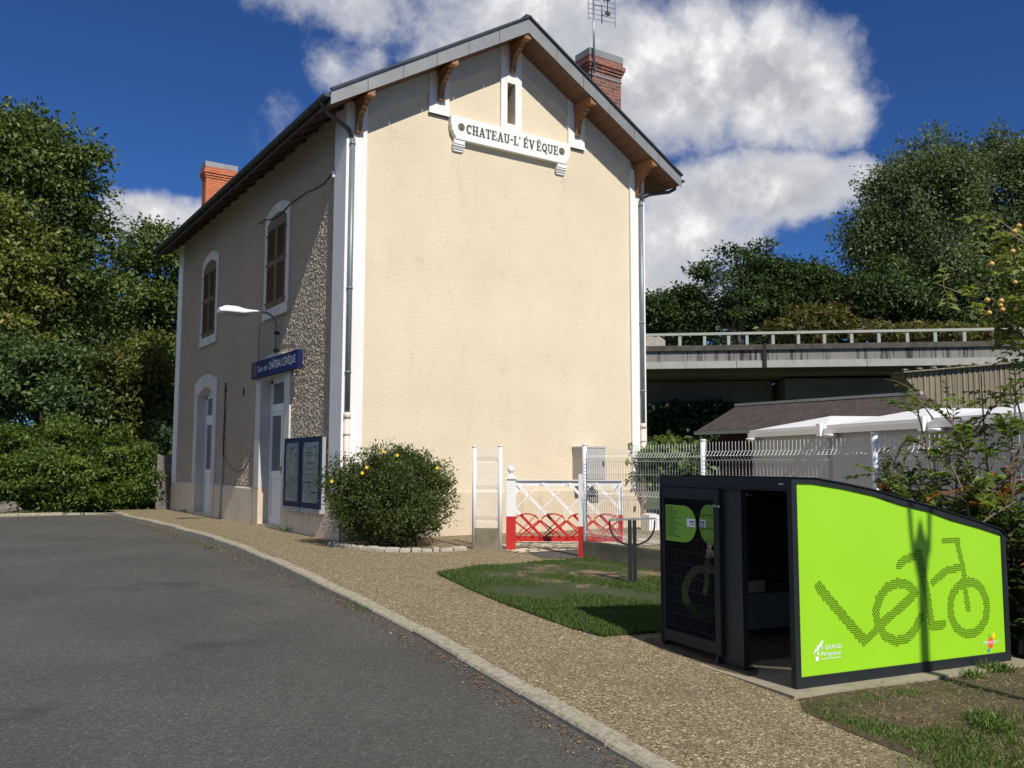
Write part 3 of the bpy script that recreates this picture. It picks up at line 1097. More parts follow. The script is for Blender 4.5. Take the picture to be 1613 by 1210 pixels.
    # ---- carved brackets with purlin ends
    for bx in (0.15, 1.665, W / 2, W - 1.665, W - .15):
        mb = MB()
        zt = rake(bx) + .01
        if abs(bx - W / 2) < .01:
            pur = [(-.065, -.155), (.065, -.155), (.065, -.038), (0, .0), (-.065, -.038)]
        else:
            sg = 1 if bx < W / 2 else -1
            pur = [(-.065, -.14), (.065, -.14), (.065, sg * .038 - .03), (-.065, -sg * .038 - .03)]
        mb.prism(pur, (bx, -.575, zt), (1, 0, 0), (0, 0, 1), (0, .575, 0))
        prof = [(0, -.13), (-.43, -.13), (-.43, -.165), (-.405, -.20), (-.36, -.20), (-.355, -.235), (-.31, -.255), (-.275, -.255), (-.265, -.29), (-.225, -.315),
                (-.195, -.315), (-.185, -.35), (-.155, -.40), (-.135, -.46), (-.125, -.54), (-.11, -.60), (0, -.62)]
        mb.prism(prof, (bx - .045, 0, zt), (0, 1, 0), (0, 0, 1), (.09, 0, 0))
        obj('roof_bracket', mb, 'bracket_wood', st)
    # ---- chimneys
    def chimney(xa, xb, ya, yb, zb, zt, mat, strap):
        mb = MB()
        mb.box(xa, xb, ya, yb, zb, zt - .42)
        mb.box(xa - .02, xb + .02, ya - .02, yb + .02, zt - .42, zt - .36)
        mb.box(xa - .045, xb + .045, ya - .045, yb + .045, zt - .36, zt - .30)
        mb.box(xa - .07, xb + .07, ya - .07, yb + .07, zt - .30, zt - .21)
        mb.box(xa - .03, xb + .03, ya - .03, yb + .03, zt - .21, zt - .13)
        ch = obj('chimney', mb, mat, roof)
        mb = MB()
        mb.prism([(xa - .035, ya - .035), (xb + .035, ya - .035), (xb + .035, yb + .035), (xa - .035, yb + .035)], (0, 0, zt - .13), (1, 0, 0), (0, 1, 0), (0, 0, .14))
        if strap:
            mb.box(xa - .012, xb + .012, ya - .012, yb + .012, zt - .53, zt - .49)
        obj('chimney_cap', mb, 'zinc', roof)
    chimney(5.17, 5.97, .20, .60, 7.0, 9.43, 'brick_weathered', True)
    chimney(.40, 1.19, 10.6, 11.0, 7.0, 9.21, 'brick_orange', False)
    # ---- plaque with the station name
    mb = MB()
    out = [(1.856, 7.219), (1.856, 7.06), (1.878, 7.02), (1.872, 6.98), (1.905, 6.94), (1.925, 6.88), (1.955, 6.86), (1.955, 6.815)]
    pts = out + [(W - x, z) for x, z in out[::-1]]
    mb.prism(pts, (0, -.11, 0), ga, gb, (0, .11, 0))
    for s in (0, 1):
        a, b_ = (1.935, 2.145) if s == 0 else (W - 2.145, W - 1.935)
        mb.box(a, b_, -.095, 0, 6.735, 6.8145)
        mb.box(a - .012, b_ + .012, -.082, 0, 6.705, 6.735)
        mb.box(a, b_, -.065, 0, 6.68, 6.705)
        mb.box(a - .008, b_ + .008, -.052, 0, 6.655, 6.68)
        mb.box(a + .015, b_ - .015, -.035, 0, 6.62, 6.655)
    pq = obj('name_plaque', mb, 'white_paint', st)
    # slab serif letters built from strokes on a unit cap height
    S = .15
    def C_arc(a0, a1, cx_=.33, cz=.5, rx=.25, rz=.43, n=12):
        return [(cx_ + rx * math.cos(t), cz + rz * math.sin(t)) for t in np.linspace(R(a0), R(a1), n)]
    serif = lambda x, z, w=.14: [((x - w, z), (x + w, z), .075)]
    G = {
        'C': [(C_arc(50, 310), S), ([(.55, .97), (.55, .66)], .07)],
        'H': [([(.16, 0), (.16, 1)], S), ([(.56, 0), (.56, 1)], S), ([(.16, .5), (.56, .5)], .09), ([(.02, .04), (.30, .04)], .08), ([(.42, .04), (.70, .04)], .08), ([(.02, .96), (.30, .96)], .08), ([(.42, .96), (.70, .96)], .08)],
        'A': [([(.12, 0), (.36, 1)], .10), ([(.36, 1), (.60, 0)], S), ([(.2, .32), (.52, .32)], .08), ([(0, .04), (.26, .04)], .08), ([(.46, .04), (.74, .04)], .08)],
        'T': [([(.32, 0), (.32, 1)], S), ([(.02, .96), (.62, .96)], .08), ([(.18, .04), (.46, .04)], .08), ([(.055, 1), (.055, .72)], .07), ([(.585, 1), (.585, .72)], .07)],
        'E': [([(.16, 0), (.16, 1)], S), ([(.02, .96), (.56, .96)], .08), ([(.02, .04), (.58, .04)], .08), ([(.16, .5), (.42, .5)], .08), ([(.545, 1), (.545, .74)], .07), ([(.565, 0), (.565, .27)], .07), ([(.42, .38), (.42, .62)], .06)],
        'U': [([(.16, 1), (.16, .3), (.22, .10), (.36, .04), (.50, .10), (.56, .3), (.56, 1)], .12), ([(.02, .96), (.30, .96)], .08), ([(.42, .96), (.70, .96)], .08)],
        'L': [([(.16, 0), (.16, 1)], S), ([(.02, .96), (.32, .96)], .08), ([(.02, .04), (.56, .04)], .08), ([(.545, 0), (.545, .30)], .07)],
        'V': [([(.12, 1), (.36, 0)], S), ([(.36, 0), (.60, 1)], .10), ([(0, .96), (.26, .96)], .08), ([(.46, .96), (.74, .96)], .08)],
        'Q': [(C_arc(0, 360, n=20), .13), ([(.36, .22), (.62, -.16)], .12)],
        '-': [([(.05, .5), (.33, .5)], .12)],
        "'": [([(.10, 1.04), (.06, .80)], .11)],
        '´': [([(.28, 1.10), (.44, 1.26)], .09)],
        '^': [([(.14, 1.10), (.31, 1.25), (.48, 1.10)], .08)],
    }
    wid = {'C': .70, 'H': .80, 'A': .80, 'T': .72, 'E': .72, 'U': .80, 'L': .68, 'V': .80, 'Q': .74, '-': .44, "'": .26}
    word = [('C', ''), ('H', ''), ('A', ''), ('T', ''), ('E', ''), ('A', ''), ('U', ''), ('-', ''), ('L', ''), ("'", ''), ('E', '´'), ('V', ''), ('E', '^'), ('Q', ''), ('U', ''), ('E', '')]
    tot = sum(wid[c] for c, _ in word) + .3
    cap = .165
    sx = 1.98 / tot
    mb = MB()
    pen = 2.165
    lay = 0
    for c, acc in word:
        if acc:
            pen += .03
        for poly, wd in G[c] + (G[acc] if acc else []):
            for (ax, az), (bx_, bz) in zip(poly[:-1], poly[1:]):
                p = np.array([pen + ax * sx, -.1125 - .0002 * (lay % 6), 6.945 + az * cap])
                q = np.array([pen + bx_ * sx, -.1125 - .0002 * (lay % 6), 6.945 + bz * cap])
                d = q - p
                d = d / np.linalg.norm(d)
                nn = np.array([-d[2], 0, d[0]]) * wd * (sx + cap) / 2 * .66
                e = d * .006
                mb.obox(p - nn - e, q - p + 2 * e, nn * 2, np.array([0, .0035, 0]))
                lay += 1
        pen += wid[c] * sx
        if c == "'":
            pen += .02
    obj('lettering', mb, 'letter_olive', pq)
    for rx in (2.062, W - 2.062):
        mb = MB()
        mb.lathe([(.066, 0), (.066, .012), (.054, .012), (.05, .004), (.034, .004), (.030, .014), (.014, .016), (.01, .006), (.001, .006)], (rx, -.108, 7.04), (0, -1, 0), 18)
        obj('rosette', mb, 'rosette_ochre', pq)
    # ---- upper windows with closed louvred shutters
    for yc in (8.13, 3.30):
        mb = MB()
        wo, wi = .72, .535
        arch_ring(mb, yc, wo, 6.022, .17, wi, 5.84, .15, 4.16, -.04, 0.0)
        mb.box(-.055, 0, yc - wo - .015, yc + wo + .015, 3.966, 4.16)
        wn = obj('window', mb, 'white_trim_old', st)
        for s in (-1, 1):
            mb = MB()
            ya, yb = (yc - wi + .004, yc - .004) if s < 0 else (yc + .004, yc + wi - .004)
            f = lambda y: 5.835 + .15 * (1 - ((y - yc) / wi) ** 2)
            mb.box(-.052, -.015, ya, ya + .06, 4.17, f(ya) - .004)
            mb.box(-.052, -.015, yb - .06, yb, 4.17, f(yb) - .004)
            for z in (4.17, 4.98):
                mb.box(-.050, -.016, ya + .06, yb - .06, z, z + .11)
            tp = [(ya + .06, 5.70)] + [(yb - .06, 5.70)] + [(y, f(y) - .004) for y in np.linspace(yb - .06, ya + .06, 6)]
            mb.prism(tp, (-.050, 0, 0), (0, 1, 0), (0, 0, 1), (.034, 0, 0))
            for lo, hi in ((4.28, 4.98), (5.09, 5.70)):
                z = lo + .01
                while z < hi - .03:
                    mb.obox((-.048, ya + .06, z), (0, yb - ya - .12, 0), (.026, 0, .030), (-.004, 0, .008))
                    z += .046
            mb.mat = 1
            mb.box(-.014, -.004, ya, yb, 4.17, 5.84)
            mb.mat = 0
            for z in (4.25, 5.02, 5.60):
                yy = yc + s * (wi + .005)
                mb.box(-.066, -.045, yy - .03, yy + .03, z, z + .035)
            obj('shutter', mb, ['shutter_wood', 'dark_void'], wn)
    # ---- ground floor doors
    for yc in (8.21, 3.34):
        mb = MB()
        mb.mat = 0
        arch_ring(mb, yc, .99, 3.079, .19, .685, 2.794, .17, PL + .02, -.04, .20)
        mb.mat = 1
        for s in (-1, 1):
            a, b_ = (yc - .99, yc - .685) if s < 0 else (yc + .685, yc + .99)
            mb.box(-.038, .20, a, b_, -.15, PL + .02)
        mb.box(-.03, .30, yc - .685, yc + .685, -.15, .025)
        dr = obj('door', mb, ['white_trim_old', 'plinth_render'], st)
        mb = MB()
        fx0, fx1 = .17, .225
        for a, b_ in ((-.684, -.575), (.575, .684), (-.045, .045)):
            mb.box(fx0, fx1, yc + a, yc + b_, .026, 2.80 if abs(a) > .3 else 2.2)
        ap = [(yc - .684, 2.73)] + [(yc + .684, 2.73)] + arch(yc, .684, 2.792, .17, 8)[::-1]
        mb.prism(ap, (fx0, 0, 0), (0, 1, 0), (0, 0, 1), (fx1 - fx0, 0, 0))
        mb.box(fx0 - .012, fx1 - .002, yc - .575, yc + .575, 2.18, 2.32)
        for lo, hi in ((.026, .18), (.90, 1.04), (2.10, 2.18)):
            for a, b_ in ((-.575, -.045), (.045, .575)):
                mb.box(fx0 + .002, fx1 - .002, yc + a, yc + b_, lo, hi)
        for a, b_ in ((-.575, -.045), (.045, .575)):
            mb.box(fx0 + .022, fx1 - .012, yc + a, yc + b_, .18, .90)
        lf = obj('door_leaf', mb, 'door_white', dr)
        mb = MB()
        mb.box(.192, .204, yc - .575, yc + .575, 2.32, 2.74)
        for a, b_ in ((-.575, -.045), (.045, .575)):
            mb.box(.192, .204, yc + a, yc + b_, 1.04, 2.10)
        obj('door_pane', mb, 'window_glass', dr)
        mb = MB()
        mb.box(fx0 - .012, fx0, yc + .035 - .06, yc + .06 - .06, 1.0, 1.14)
        mb.bar((fx0 - .03, yc - .02, 1.09), (fx0 - .03, yc + .10, 1.09), .016, .016)
        mb.bar((fx0 - .03, yc - .012, 1.09), (fx0, yc - .012, 1.09), .016, .016)
        obj('handle', mb, 'zinc_pipe', dr)
    # ---- wiring and conduit on the long wall, vent in the plinth
    mb = MB()
    cp = [(-.052, .43, 6.03), (-.02, .70, 5.985), (-.015, .985, 5.94), (-.015, 1.4, 5.96), (-.015, 1.75, 6.0), (-.02, 2.2, 6.0), (-.05, 2.55, 5.98), (-.06, 3.1, 5.89), (-.06, 3.6, 5.93), (-.05, 4.1, 6.03), (-.015, 4.5, 6.05)]
    mb.tube(cp, .011, 6)
    obj('cable', mb, 'cable_black', st)
    mb = MB()
    mb.tube([(-.012, 4.28, 3.96), (-.012, 4.30, 3.2)], .005, 5)
    obj('cable', mb, 'cable_black', st)
    mb = MB()
    mb.tube([(-.012, 6.45, 1.35), (-.012, 6.0, 1.08), (-.012, 5.5, 1.0), (-.012, 5.0, 1.08), (-.012, 4.55, 1.38)], .006, 5)
    obj('cable', mb, 'cable_black', st)
    mb = MB()
    mb.tube([(-.02, 5.22, 2.74), (-.02, 5.22, 2.58)], .014, 6)
    obj('cable', mb, 'cable_black', st)
    mb = MB()
    mb.box(-.045 - .03, -.045, .41, .47, 5.90, 6.0)
    obj('junction_box', mb, 'sticker_white', st)
    mb = MB()
    mb.tube([(-.035, 6.52, 2.95), (-.035, 6.53, 1.30)], .016, 8)
    for z in (2.75, 2.2, 1.7):
        mb.box(-.05, 0, 6.50, 6.55, z, z + .03)
    obj('cable_duct', mb, 'iron_dark', st)
    mb = MB()
    mb.tube([(-.045, 6.53, 1.35), (-.055, 6.58, .0)], .026, 8)
    obj('cable_duct', mb, 'box_grey', st)
    mb = MB()
    mb.mat = 0
    mb.prism([(4.86, .47), (5.13, .47), (5.13, .66)] + [(4.995 + .135 * math.cos(a), .66 + .06 * math.sin(a)) for a in np.linspace(.3, math.pi - .3, 6)] + [(4.86, .66)], (0, -.035, 0), ga, gb, (0, .004, 0))
    mb.mat = 1
    for k in range(6):
        mb.box(4.875 + k * .046, 4.893 + k * .046, -.055, -.036, .48, .68)
    obj('vent_grille', mb, ['dark_void', 'box_grey'], st)
    return st


station = build_station()

# ================================================================== THINGS ON AND BESIDE THE STATION
def build_wall_things():
    # ---- blue name sign over the door: it reads from the far end towards the near corner
    t = thing('station_sign', 'long dark blue sign with the station name in white above the ground floor door', 'sign', (-.02, 3.03, 2.84))
    mb = MB()
    mb.box(-.135, -.045, 1.72, 4.34, 2.842, 3.165)
    obj('sign_box', mb, 'sign_blue', t)
    for y in (2.2, 3.8):
        mb = MB()
        mb.box(-.045, 0.0, y, y + .05, 2.86, 3.15)
        obj('sign_bracket', mb, 'iron_dark', t)
    mb = MB()
    mb.box(-.138, -.135, 4.03, 4.24, 2.87, 3.14)
    obj('emblem_field', mb, 'sign_brown', t)
    for word, size, y_, wid in (('Gare', .165, 3.95, .34), ('de', .165, 3.55, .18), ('CHÂTEAU', .205, 3.28, .72), ("L'ÉVÊQUE", .205, 2.50, .68)):
        mb = MB()
        vs, fs = text2d(word, size)
        k = wid / max(v[0] for v in vs)
        mb.flat([(v[0] * k, v[1]) for v in vs], fs, (-.1375, y_, 2.945), (0, -1, 0), (0, 0, 1))
        obj('lettering', mb, 'sign_letters', t)

    # ---- wall lamp
    t = thing('wall_lamp', 'white street light head on a curved grey arm fixed to the station wall', 'street lamp', (-.06, 3.12, 3.25))
    mb = MB()
    mb.tube([(-.07, 3.12, 3.24), (-.07, 3.12, 3.62), (-.075, 3.12, 3.80), (-.11, 3.12, 3.90), (-.18, 3.12, 3.965), (-.28, 3.12, 3.995), (-.47, 3.12, 4.0)], .021, 10)
    obj('lamp_arm', mb, 'zinc_pipe', t)
    for z in (3.27, 3.60):
        mb = MB()
        mb.tube([(-.07, 3.12, z), (-.07, 3.12, z + .05)], .032, 10)
        mb.box(-.07, 0, 3.10, 3.14, z, z + .05)
        obj('bracket', mb, 'iron_dark', t)
    mb = MB()
    N = 14
    rows = []
    for i in range(N + 1):
        f = i / N
        x = -.36 - .78 * f
        hw = .035 + .105 * sst(f, .12, .60) * (1 - .35 * sst(f, .86, 1.0))
        ht = .022 + .105 * sst(f, .10, .62) * (1 - .55 * sst(f, .82, 1.0))
        zb = 3.982 - .065 * sst(f, .1, .5)
        zc = zb + .02
        rows.append([(x, 3.12 + hw * math.cos(a), zc + (ht if math.sin(a) > 0 else .02 + .0 * f) * math.sin(a)) for a in np.linspace(0, 2 * math.pi, 17)])
    mb.sm = True
    mb.grid(rows)
    mb.sm = False
    mb.face([mb.vert(p) for p in rows[0][:-1]])
    mb.face([mb.vert(p) for p in rows[-1][:-1]][::-1])
    hd = obj('lamp_head', mb, 'lamp_white', t)
    mb = MB()
    prof = [(.75, 0), (.75, .06)]
    mb.sm = True
    mb.grid([[(-.82 + .26 * math.cos(a) * r, 3.12 + .105 * math.sin(a) * r, 3.925 - .055 * (1 - r * r)) for a in np.linspace(0, 2 * math.pi, 19)] for r in (.02, .4, .7, .9, 1.0)])
    mb.sm = False
    obj('lamp_lens', mb, 'board_grey', hd)

    # ---- two glazed notice boards
    for k, (ya, yb, lab) in enumerate(((1.50, 2.31, 'dark blue framed notice case with a pale map, nearest the station door'),
                                       (.56, 1.46, 'dark blue framed notice case with timetables, half hidden by the flowering shrub'))):
        t = thing('notice_board', lab, 'notice board', (-.05, (ya + yb) / 2, .36), group='notice cases on the station wall')
        mb = MB()
        x0, x1 = -.125, -.03
        mb.box(x0 + .02, x1, ya + .01, yb - .01, .44, 1.61)
        obj('case', mb, 'board_grey', t)
        mb = MB()
        for a, b_, c, d in ((ya, ya + .085, .44, 1.62), (yb - .085, yb, .44, 1.62), (ya + .085, yb - .085, 1.535, 1.62), (ya + .085, yb - .085, .44, .53)):
            mb.box(x0, x0 + .03, a, b_, c, d)
        obj('frame', mb, 'board_blue', t)
        mb = MB()
        mb.box(x0 + .010, x0 + .019, ya + .085, yb - .085, .53, 1.535)
        po = obj('poster', mb, 'poster_paper', t)
        mb = MB()
        rr = random.Random(k + 3)
        if k:
            for z in (1.45, 1.36, 1.31, 1.18, 1.08, 1.0, .86, .80, .70):
                for j in range(3):
                    a = ya + .12 + rr.random() * .4
                    mb.box(x0 + .0085, x0 + .010, a, min(a + .05 + rr.random() * .25, yb - .1), z, z + .012)
        else:
            mb.box(x0 + .0085, x0 + .010, 1.85, 2.0, 1.42, 1.46)
            mb.box(x0 + .0085, x0 + .010, 1.72, 1.80, 1.28, 1.36)
            mb.box(x0 + .0085, x0 + .010, 2.09, 2.20, .80, .85)
            for j in range(7):
                mb.bar((x0 + .009, 1.62 + rr.random() * .5, .7 + rr.random() * .7), (x0 + .009, 1.62 + rr.random() * .5, .7 + rr.random() * .7), .006, .0015, up=(1, 0, 0))
        obj('print', mb, 'poster_ink', po)
        mb = MB()
        mb.box(x0 + .005, x1, ya + .01, yb - .01, .365, .438)
        mb.box(-.03, 0, ya + .1, yb - .1, .4, 1.5)
        obj('base_rail', mb, 'board_grey', t)

    # ---- cabinet on the gable
    t = thing('meter_cabinet', 'grey metal cabinet fixed to the cream gable wall behind the mesh fence', 'cabinet', (4.79, -.18, .88))
    mb = MB()
    mb.box(4.55, 5.03, -.37, 0, .88, 1.48)
    mb.box(4.535, 5.045, -.385, 0, 1.48, 1.505)
    obj('cabinet_body', mb, 'box_grey', t)
    mb = MB()
    mb.box(4.57, 5.01, -.378, -.371, .91, 1.46)
    obj('cabinet_door', mb, 'box_grey', t)
    mb = MB()
    mb.box(4.96, 4.98, -.392, -.379, 1.15, 1.24)
    obj('latch', mb, 'iron_dark', t)

    # ---- television antenna clamped to the front chimney
    t = thing('television_antenna', 'grey grid television antenna on a mast clamped to the dark brick chimney', 'antenna', (5.22, .10, 8.95))
    mb = MB()
    mb.tube([(5.20, .10, 8.90), (5.19, .10, 10.52)], [.022, .018], 8)
    mb.tube([(5.20, .06, 8.98), (5.20, .2, 8.98)], .02, 6)
    mb.tube([(5.20, .06, 9.14), (5.20, .2, 9.14)], .02, 6)
    obj('mast', mb, 'antenna_metal', t)
    mb = MB()
    a = np.array([.97, -.22, 0.0])
    c0 = np.array([5.36, .05, 10.30])
    for sgn in (-1, 1):
        for k in range(7):
            off = a * sgn * .05
            z = -.30 + k * .10
            mb.tube([c0 + (0, 0, z) - a * .30, c0 + (0, 0, z) + a * .30], .006, 5) if sgn > 0 else None
        mb.tube([c0 - (0, 0, .33) + a * sgn * .30, c0 + (0, 0, .33) + a * sgn * .30], .007, 5)
    for k in range(3):
        mb.tube([c0 + (0, 0, -.39 - .0) - a * -.30, c0 + (0, 0, -.33) + a * .30], .006, 5)
    mb.tube([c0 - (0, 0, .36), c0 + (0, 0, .42)], .012, 6)
    mb.tube([(5.19, .10, 10.30), c0], .012, 6)
    obj('reflector', mb, 'antenna_metal', t)
    mb = MB()
    b0 = c0 + np.array([.05, -.12, 0])
    mb.tube([b0 - (0, 0, .26), b0 + (0, 0, .40)], .010, 6)
    for z in (-.20, .10, .32):
        mb.tube([b0 + (0, 0, z), c0 + (0, 0, z)], .007, 5)
        mb.obox(b0 + np.array([-.05, -.02, z - .03]), (.10, 0, 0), (0, .03, 0), (0, 0, .07))
    obj('dipole', mb, 'cable_black', t)


build_wall_things()


# ================================================================== FENCES AND GATE
def fence_post(x, y, zb, zt, name='post', parent=None):
    mb = MB()
    mb.tube([(x, y, zb), (x, y, zt)], .032, 12)
    mb.lathe([(.036, 0), (.036, .018), (.03, .024)], (x, y, zt), n=12)
    return obj('post', mb, 'fence_white', parent)


def mesh_panel(p, q, z0, z1, parent, spikes=True, pitch=.05):
    """welded wire panel with V folds and open prongs on top"""
    p, q = np.array([*p, 0.0]), np.array([*q, 0.0])
    d = q - p
    ln = np.linalg.norm(d)
    d = d / ln
    n = np.array([-d[1], d[0], 0])
    mb = MB()
    h = z1 - z0

    def prof():
        pts = []
        for z in (z0,):
            pts.append((0, z))
        for bz in sorted((z0 + .10, z0 + h * .5, z1 - .13)):
            pts += [(0, bz - .05), (.045, bz), (0, bz + .05)]
        pts.append((0, z1 + (.03 if spikes else 0)))
        return pts
    pr = prof()
    k = 0
    s = .03
    while s < ln - .02:
        b = p + d * s
        mb.tube([b + n * o + (0, 0, z) for o, z in pr], .0036, 4, caps=False)
        s += pitch
    hz = [z0 + .02]
    for bz in sorted((z0 + .10, z0 + h * .5, z1 - .13)):
        hz += [bz - .05, bz, bz + .05]
    hz += [z0 + h * .28, z0 + h * .72]
    for z in hz:
        o = .045 if any(abs(z - bz) < .001 for bz in (z0 + .10, z0 + h * .5, z1 - .13)) else 0
        mb.tube([p + n * (o + .005) + (0, 0, z), q + n * (o + .005) + (0, 0, z)], .0024, 4, caps=False)
    return obj('mesh_panel', mb, 'wire_white', parent)


def build_fences():
    # short length against the station
    t = thing('mesh_fence', 'short white wire mesh fence panel beside the hinge post of the gate', 'fence', (1.47, -2.0, -.05), 'white wire mesh fences')
    a, b = (1.32, -1.87), (1.60, -2.14)
    fence_post(*a, -.1, 1.42, parent=t)
    fence_post(*b, -.1, 1.43, parent=t)
    mb = MB()
    mb.bar((*a, .04), (*b, .04), .06, .40)
    obj('base_slab', mb, 'wall_concrete', t)
    mesh_panel(a, b, .26, 1.36, t, pitch=.03)
    # long run from the latch post, behind the shelter
    t = thing('mesh_fence', 'long white wire mesh fence on a low concrete wall running behind the bike shelter', 'fence', (2.12, -6.9, -.1), 'white wire mesh fences')
    pts = [(2.20, -3.38), (2.14, -5.70), (2.10, -7.99), (2.06, -10.28), (2.02, -12.57)]
    for k, (x, y) in enumerate(pts):
        fence_post(x, y, -.35, 1.43 + .012 * k, parent=t)
    for k, (a, b) in enumerate(zip(pts[:-1], pts[1:])):
        mb = MB()
        zt = .125 - .012 * k
        mb.bar((a[0], a[1], zt - .25), (b[0], b[1], zt - .25 - .004), .08, .50)
        obj('base_wall', mb, 'wall_concrete', t)
        a2 = (a[0] + (b[0] - a[0]) * .015, a[1] + (b[1] - a[1]) * .015)
        mesh_panel(b, a2, zt + .02, 1.39 + .012 * k, t)

    # ---- old level crossing gate
    g = thing('crossing_gate', 'old riveted iron gate, white lattice above a red arched lower band', 'gate', (1.80, -2.12, 0))
    o = np.array([1.80, -2.10, 0.0])
    d = np.array([.84, -.545, 0.0])
    d = d / np.linalg.norm(d)
    n = np.array([-d[1], d[0], 0])
    up = np.array([0, 0, 1.0])
    LN, Z0, Z1, ZR = 1.66, .045, .945, .435

    def plate(mb, s0, s1, z0, z1, y0, y1):
        mb.obox(o + d * s0 + up * z0 + n * y0, d * (s1 - s0), up * (z1 - z0), n * (y1 - y0))

    def flat(mb, a, b, w, y, th):
        """flat bar in the plane of the gate between (s,z) points"""
        pa, pb = o + d * a[0] + up * a[1] + n * y, o + d * b[0] + up * b[1] + n * y
        e = (pb - pa) / np.linalg.norm(pb - pa)
        s = np.cross(n, e)
        mb.obox(pa - s * w / 2 - n * th / 2, pb - pa, s * w, n * th)
    mbw, mbr = MB(), MB()
    plate(mbw, 0, LN, Z1 - .012, Z1, -.045, .045)           # top flange
    plate(mbw, 0, LN, Z1 - .09, Z1 - .012, -.008, .008)
    plate(mbw, 0, .085, ZR, Z1 - .09, -.012, .012)
    plate(mbw, 0, .012, ZR, Z1 - .09, -.04, .04)
    plate(mbr, 0, .085, Z0 + .075, ZR, -.012, .012)
    plate(mbr, 0, .012, Z0 + .075, ZR, -.04, .04)
    plate(mbw, LN - .065, LN, ZR, Z1 - .09, -.012, .012)
    plate(mbw, LN - .012, LN, ZR, Z1 - .09, -.04, .04)
    plate(mbr, LN - .065, LN, Z0 + .075, ZR, -.012, .012)
    plate(mbr, LN - .012, LN, Z0 + .075, ZR, -.04, .04)
    plate(mbr, 0, LN, Z0, Z0 + .075, -.010, .010)
    plate(mbr, 0, LN, Z0, Z0 + .012, -.045, .045)
    for s0, s1, sg in ((.085, .19, 1), (LN - .165, LN - .065, -1)):       # gusset plates
        pts = [(s0, Z1 - .09), (s1, Z1 - .09), ((s0 if sg > 0 else s1), Z1 - .22)]
        mbw.prism(pts, o - n * .006, d, up, n * .012)
    for k in range(18):
        for z in (Z0 + .05, Z0 + .03):
            c = o + d * (.04 + k * .09 + (.03 if z < Z0 + .04 else 0)) + up * z - n * .010
            mbr.lathe([(.011, 0), (.009, .006), (.002, .009)], c, -n, 6)
    for k in range(7):
        for z0_, m in ((ZR + .06, mbw), (Z0 + .10, mbr)):
            c = o + d * .03 + up * (z0_ + k * .055) - n * .012
            if z0_ + k * .055 < (Z1 - .1 if m is mbw else ZR - .02):
                m.lathe([(.011, 0), (.009, .006), (.002, .009)], c, -n, 6)

    def clipbar(s_top, sg, w, y, th):
        """45 degree bar from the top rail down, white above the paint line and red below"""
        z_t, z_b = Z1 - .05, Z0 + .05
        lo, hi = .03, LN - .03

        def sat(z):
            return s_top + sg * (z_t - z) * .98
        zs = [z_t, ZR, z_b]
        for za, zb, m in ((z_t, ZR, mbw), (ZR, z_b, mbr)):
            sa, sb = sat(za), sat(zb)
            # clip to the frame
            t0, t1 = 0.0, 1.0
            for lim, sign in ((lo, 1), (hi, -1)):
                fa, fb = sign * (sa - lim), sign * (sb - lim)
                if fa < 0 and fb < 0:
                    t0, t1 = 1, 0
                elif fa < 0:
                    t0 = max(t0, -fa / (fb - fa))
                elif fb < 0:
                    t1 = min(t1, fa / (fa - fb))
            if t1 - t0 > .02:
                flat(m, (sa + (sb - sa) * t0, za + (zb - za) * t0), (sa + (sb - sa) * t1, za + (zb - za) * t1), w, y, th)
    pit = .39
    for k in range(-3, 6):
        clipbar(.09 + k * pit, 1, .042, -.016, .008)
        clipbar(.45 + k * pit, -1, .012, -.030, .026)
    # red arches with their own small lattice
    for k in range(5):
        c = .245 + k * pit
        pts = []
        for t in np.linspace(math.pi * .86, math.pi * .14, 11):
            s, z = c + .185 * math.cos(t), ZR - .115 + .125 * math.sin(t)
            if .02 < s < LN - .02:
                pts.append((s, z))
        for a, b in zip(pts[:-1], pts[1:]):
            flat(mbr, a, b, .020, -.028, .022)
        for sg in (-1, 1):
            a = (c + sg * .185, ZR - .09)
            b_ = (c + sg * (.185 - .30), Z0 + .07)
            if .02 < a[0] < LN - .02 and .02 < b_[0] < LN - .02:
                flat(mbr, a, b_, .024, -.024, .010)
            a = (c + sg * .165, ZR - .075)
            b_ = (c + sg * (.165 + .24), Z0 + .09)
            if .02 < a[0] < LN - .02 and .02 < b_[0] < LN - .02:
                flat(mbr, a, b_, .018, -.034, .010)
    obj('lattice_frame', mbw, 'gate_white', g)
    obj('lower_band', mbr, 'gate_red', g)
    for z, mt in ((.16, 'gate_red'), (.80, 'gate_white')):
        mb = MB()
        mb.tube([o - d * .03 + up * (z - .05), o - d * .03 + up * (z + .06)], .028, 10)
        mb.bar(o - d * .03 + up * z, o + d * .03 + up * z, .03, .05)
        obj('hinge', mb, mt, g)

    # hinge post with ball finial
    t = thing('gate_post', 'square white gate post with ball finial and red foot, gate hinged on it', 'gate post', (1.66, -2.16, -.08), 'posts of the old gate')
    c = np.array([1.67, -2.20])
    mb = MB()
    mb.obox((c[0], c[1], ZR - .02), d * .135, n * .135, up * .54)
    mb.obox(np.array([c[0], c[1], .955]) - d * .02 - n * .02, d * .175, n * .175, up * .035)
    cc = np.array([c[0], c[1], 0]) + d * .067 + n * .067
    mb.lathe([(.075, .99), (.06, 1.0), (.03, 1.02), (.025, 1.045), (.035, 1.05)], cc, n=16)
    obj('post_shaft', mb, 'gate_white', t)
    mb = MB()
    mb.lathe([(.055 * math.cos(a), 1.095 + .055 * math.sin(a)) for a in np.linspace(-1.3, 1.55, 12)], cc, n=18)
    obj('finial', mb, 'gate_white', t)
    mb = MB()
    mb.obox(np.array([c[0], c[1], -.15]) - d * .003 - n * .003, d * .141, n * .141, up * (ZR + .13))
    obj('post_foot', mb, 'gate_red', t)
    # latch post
    t = thing('gate_post', 'slim white and dark red gate post standing against the round fence post', 'gate post', (2.14, -3.33, -.12), 'posts of the old gate')
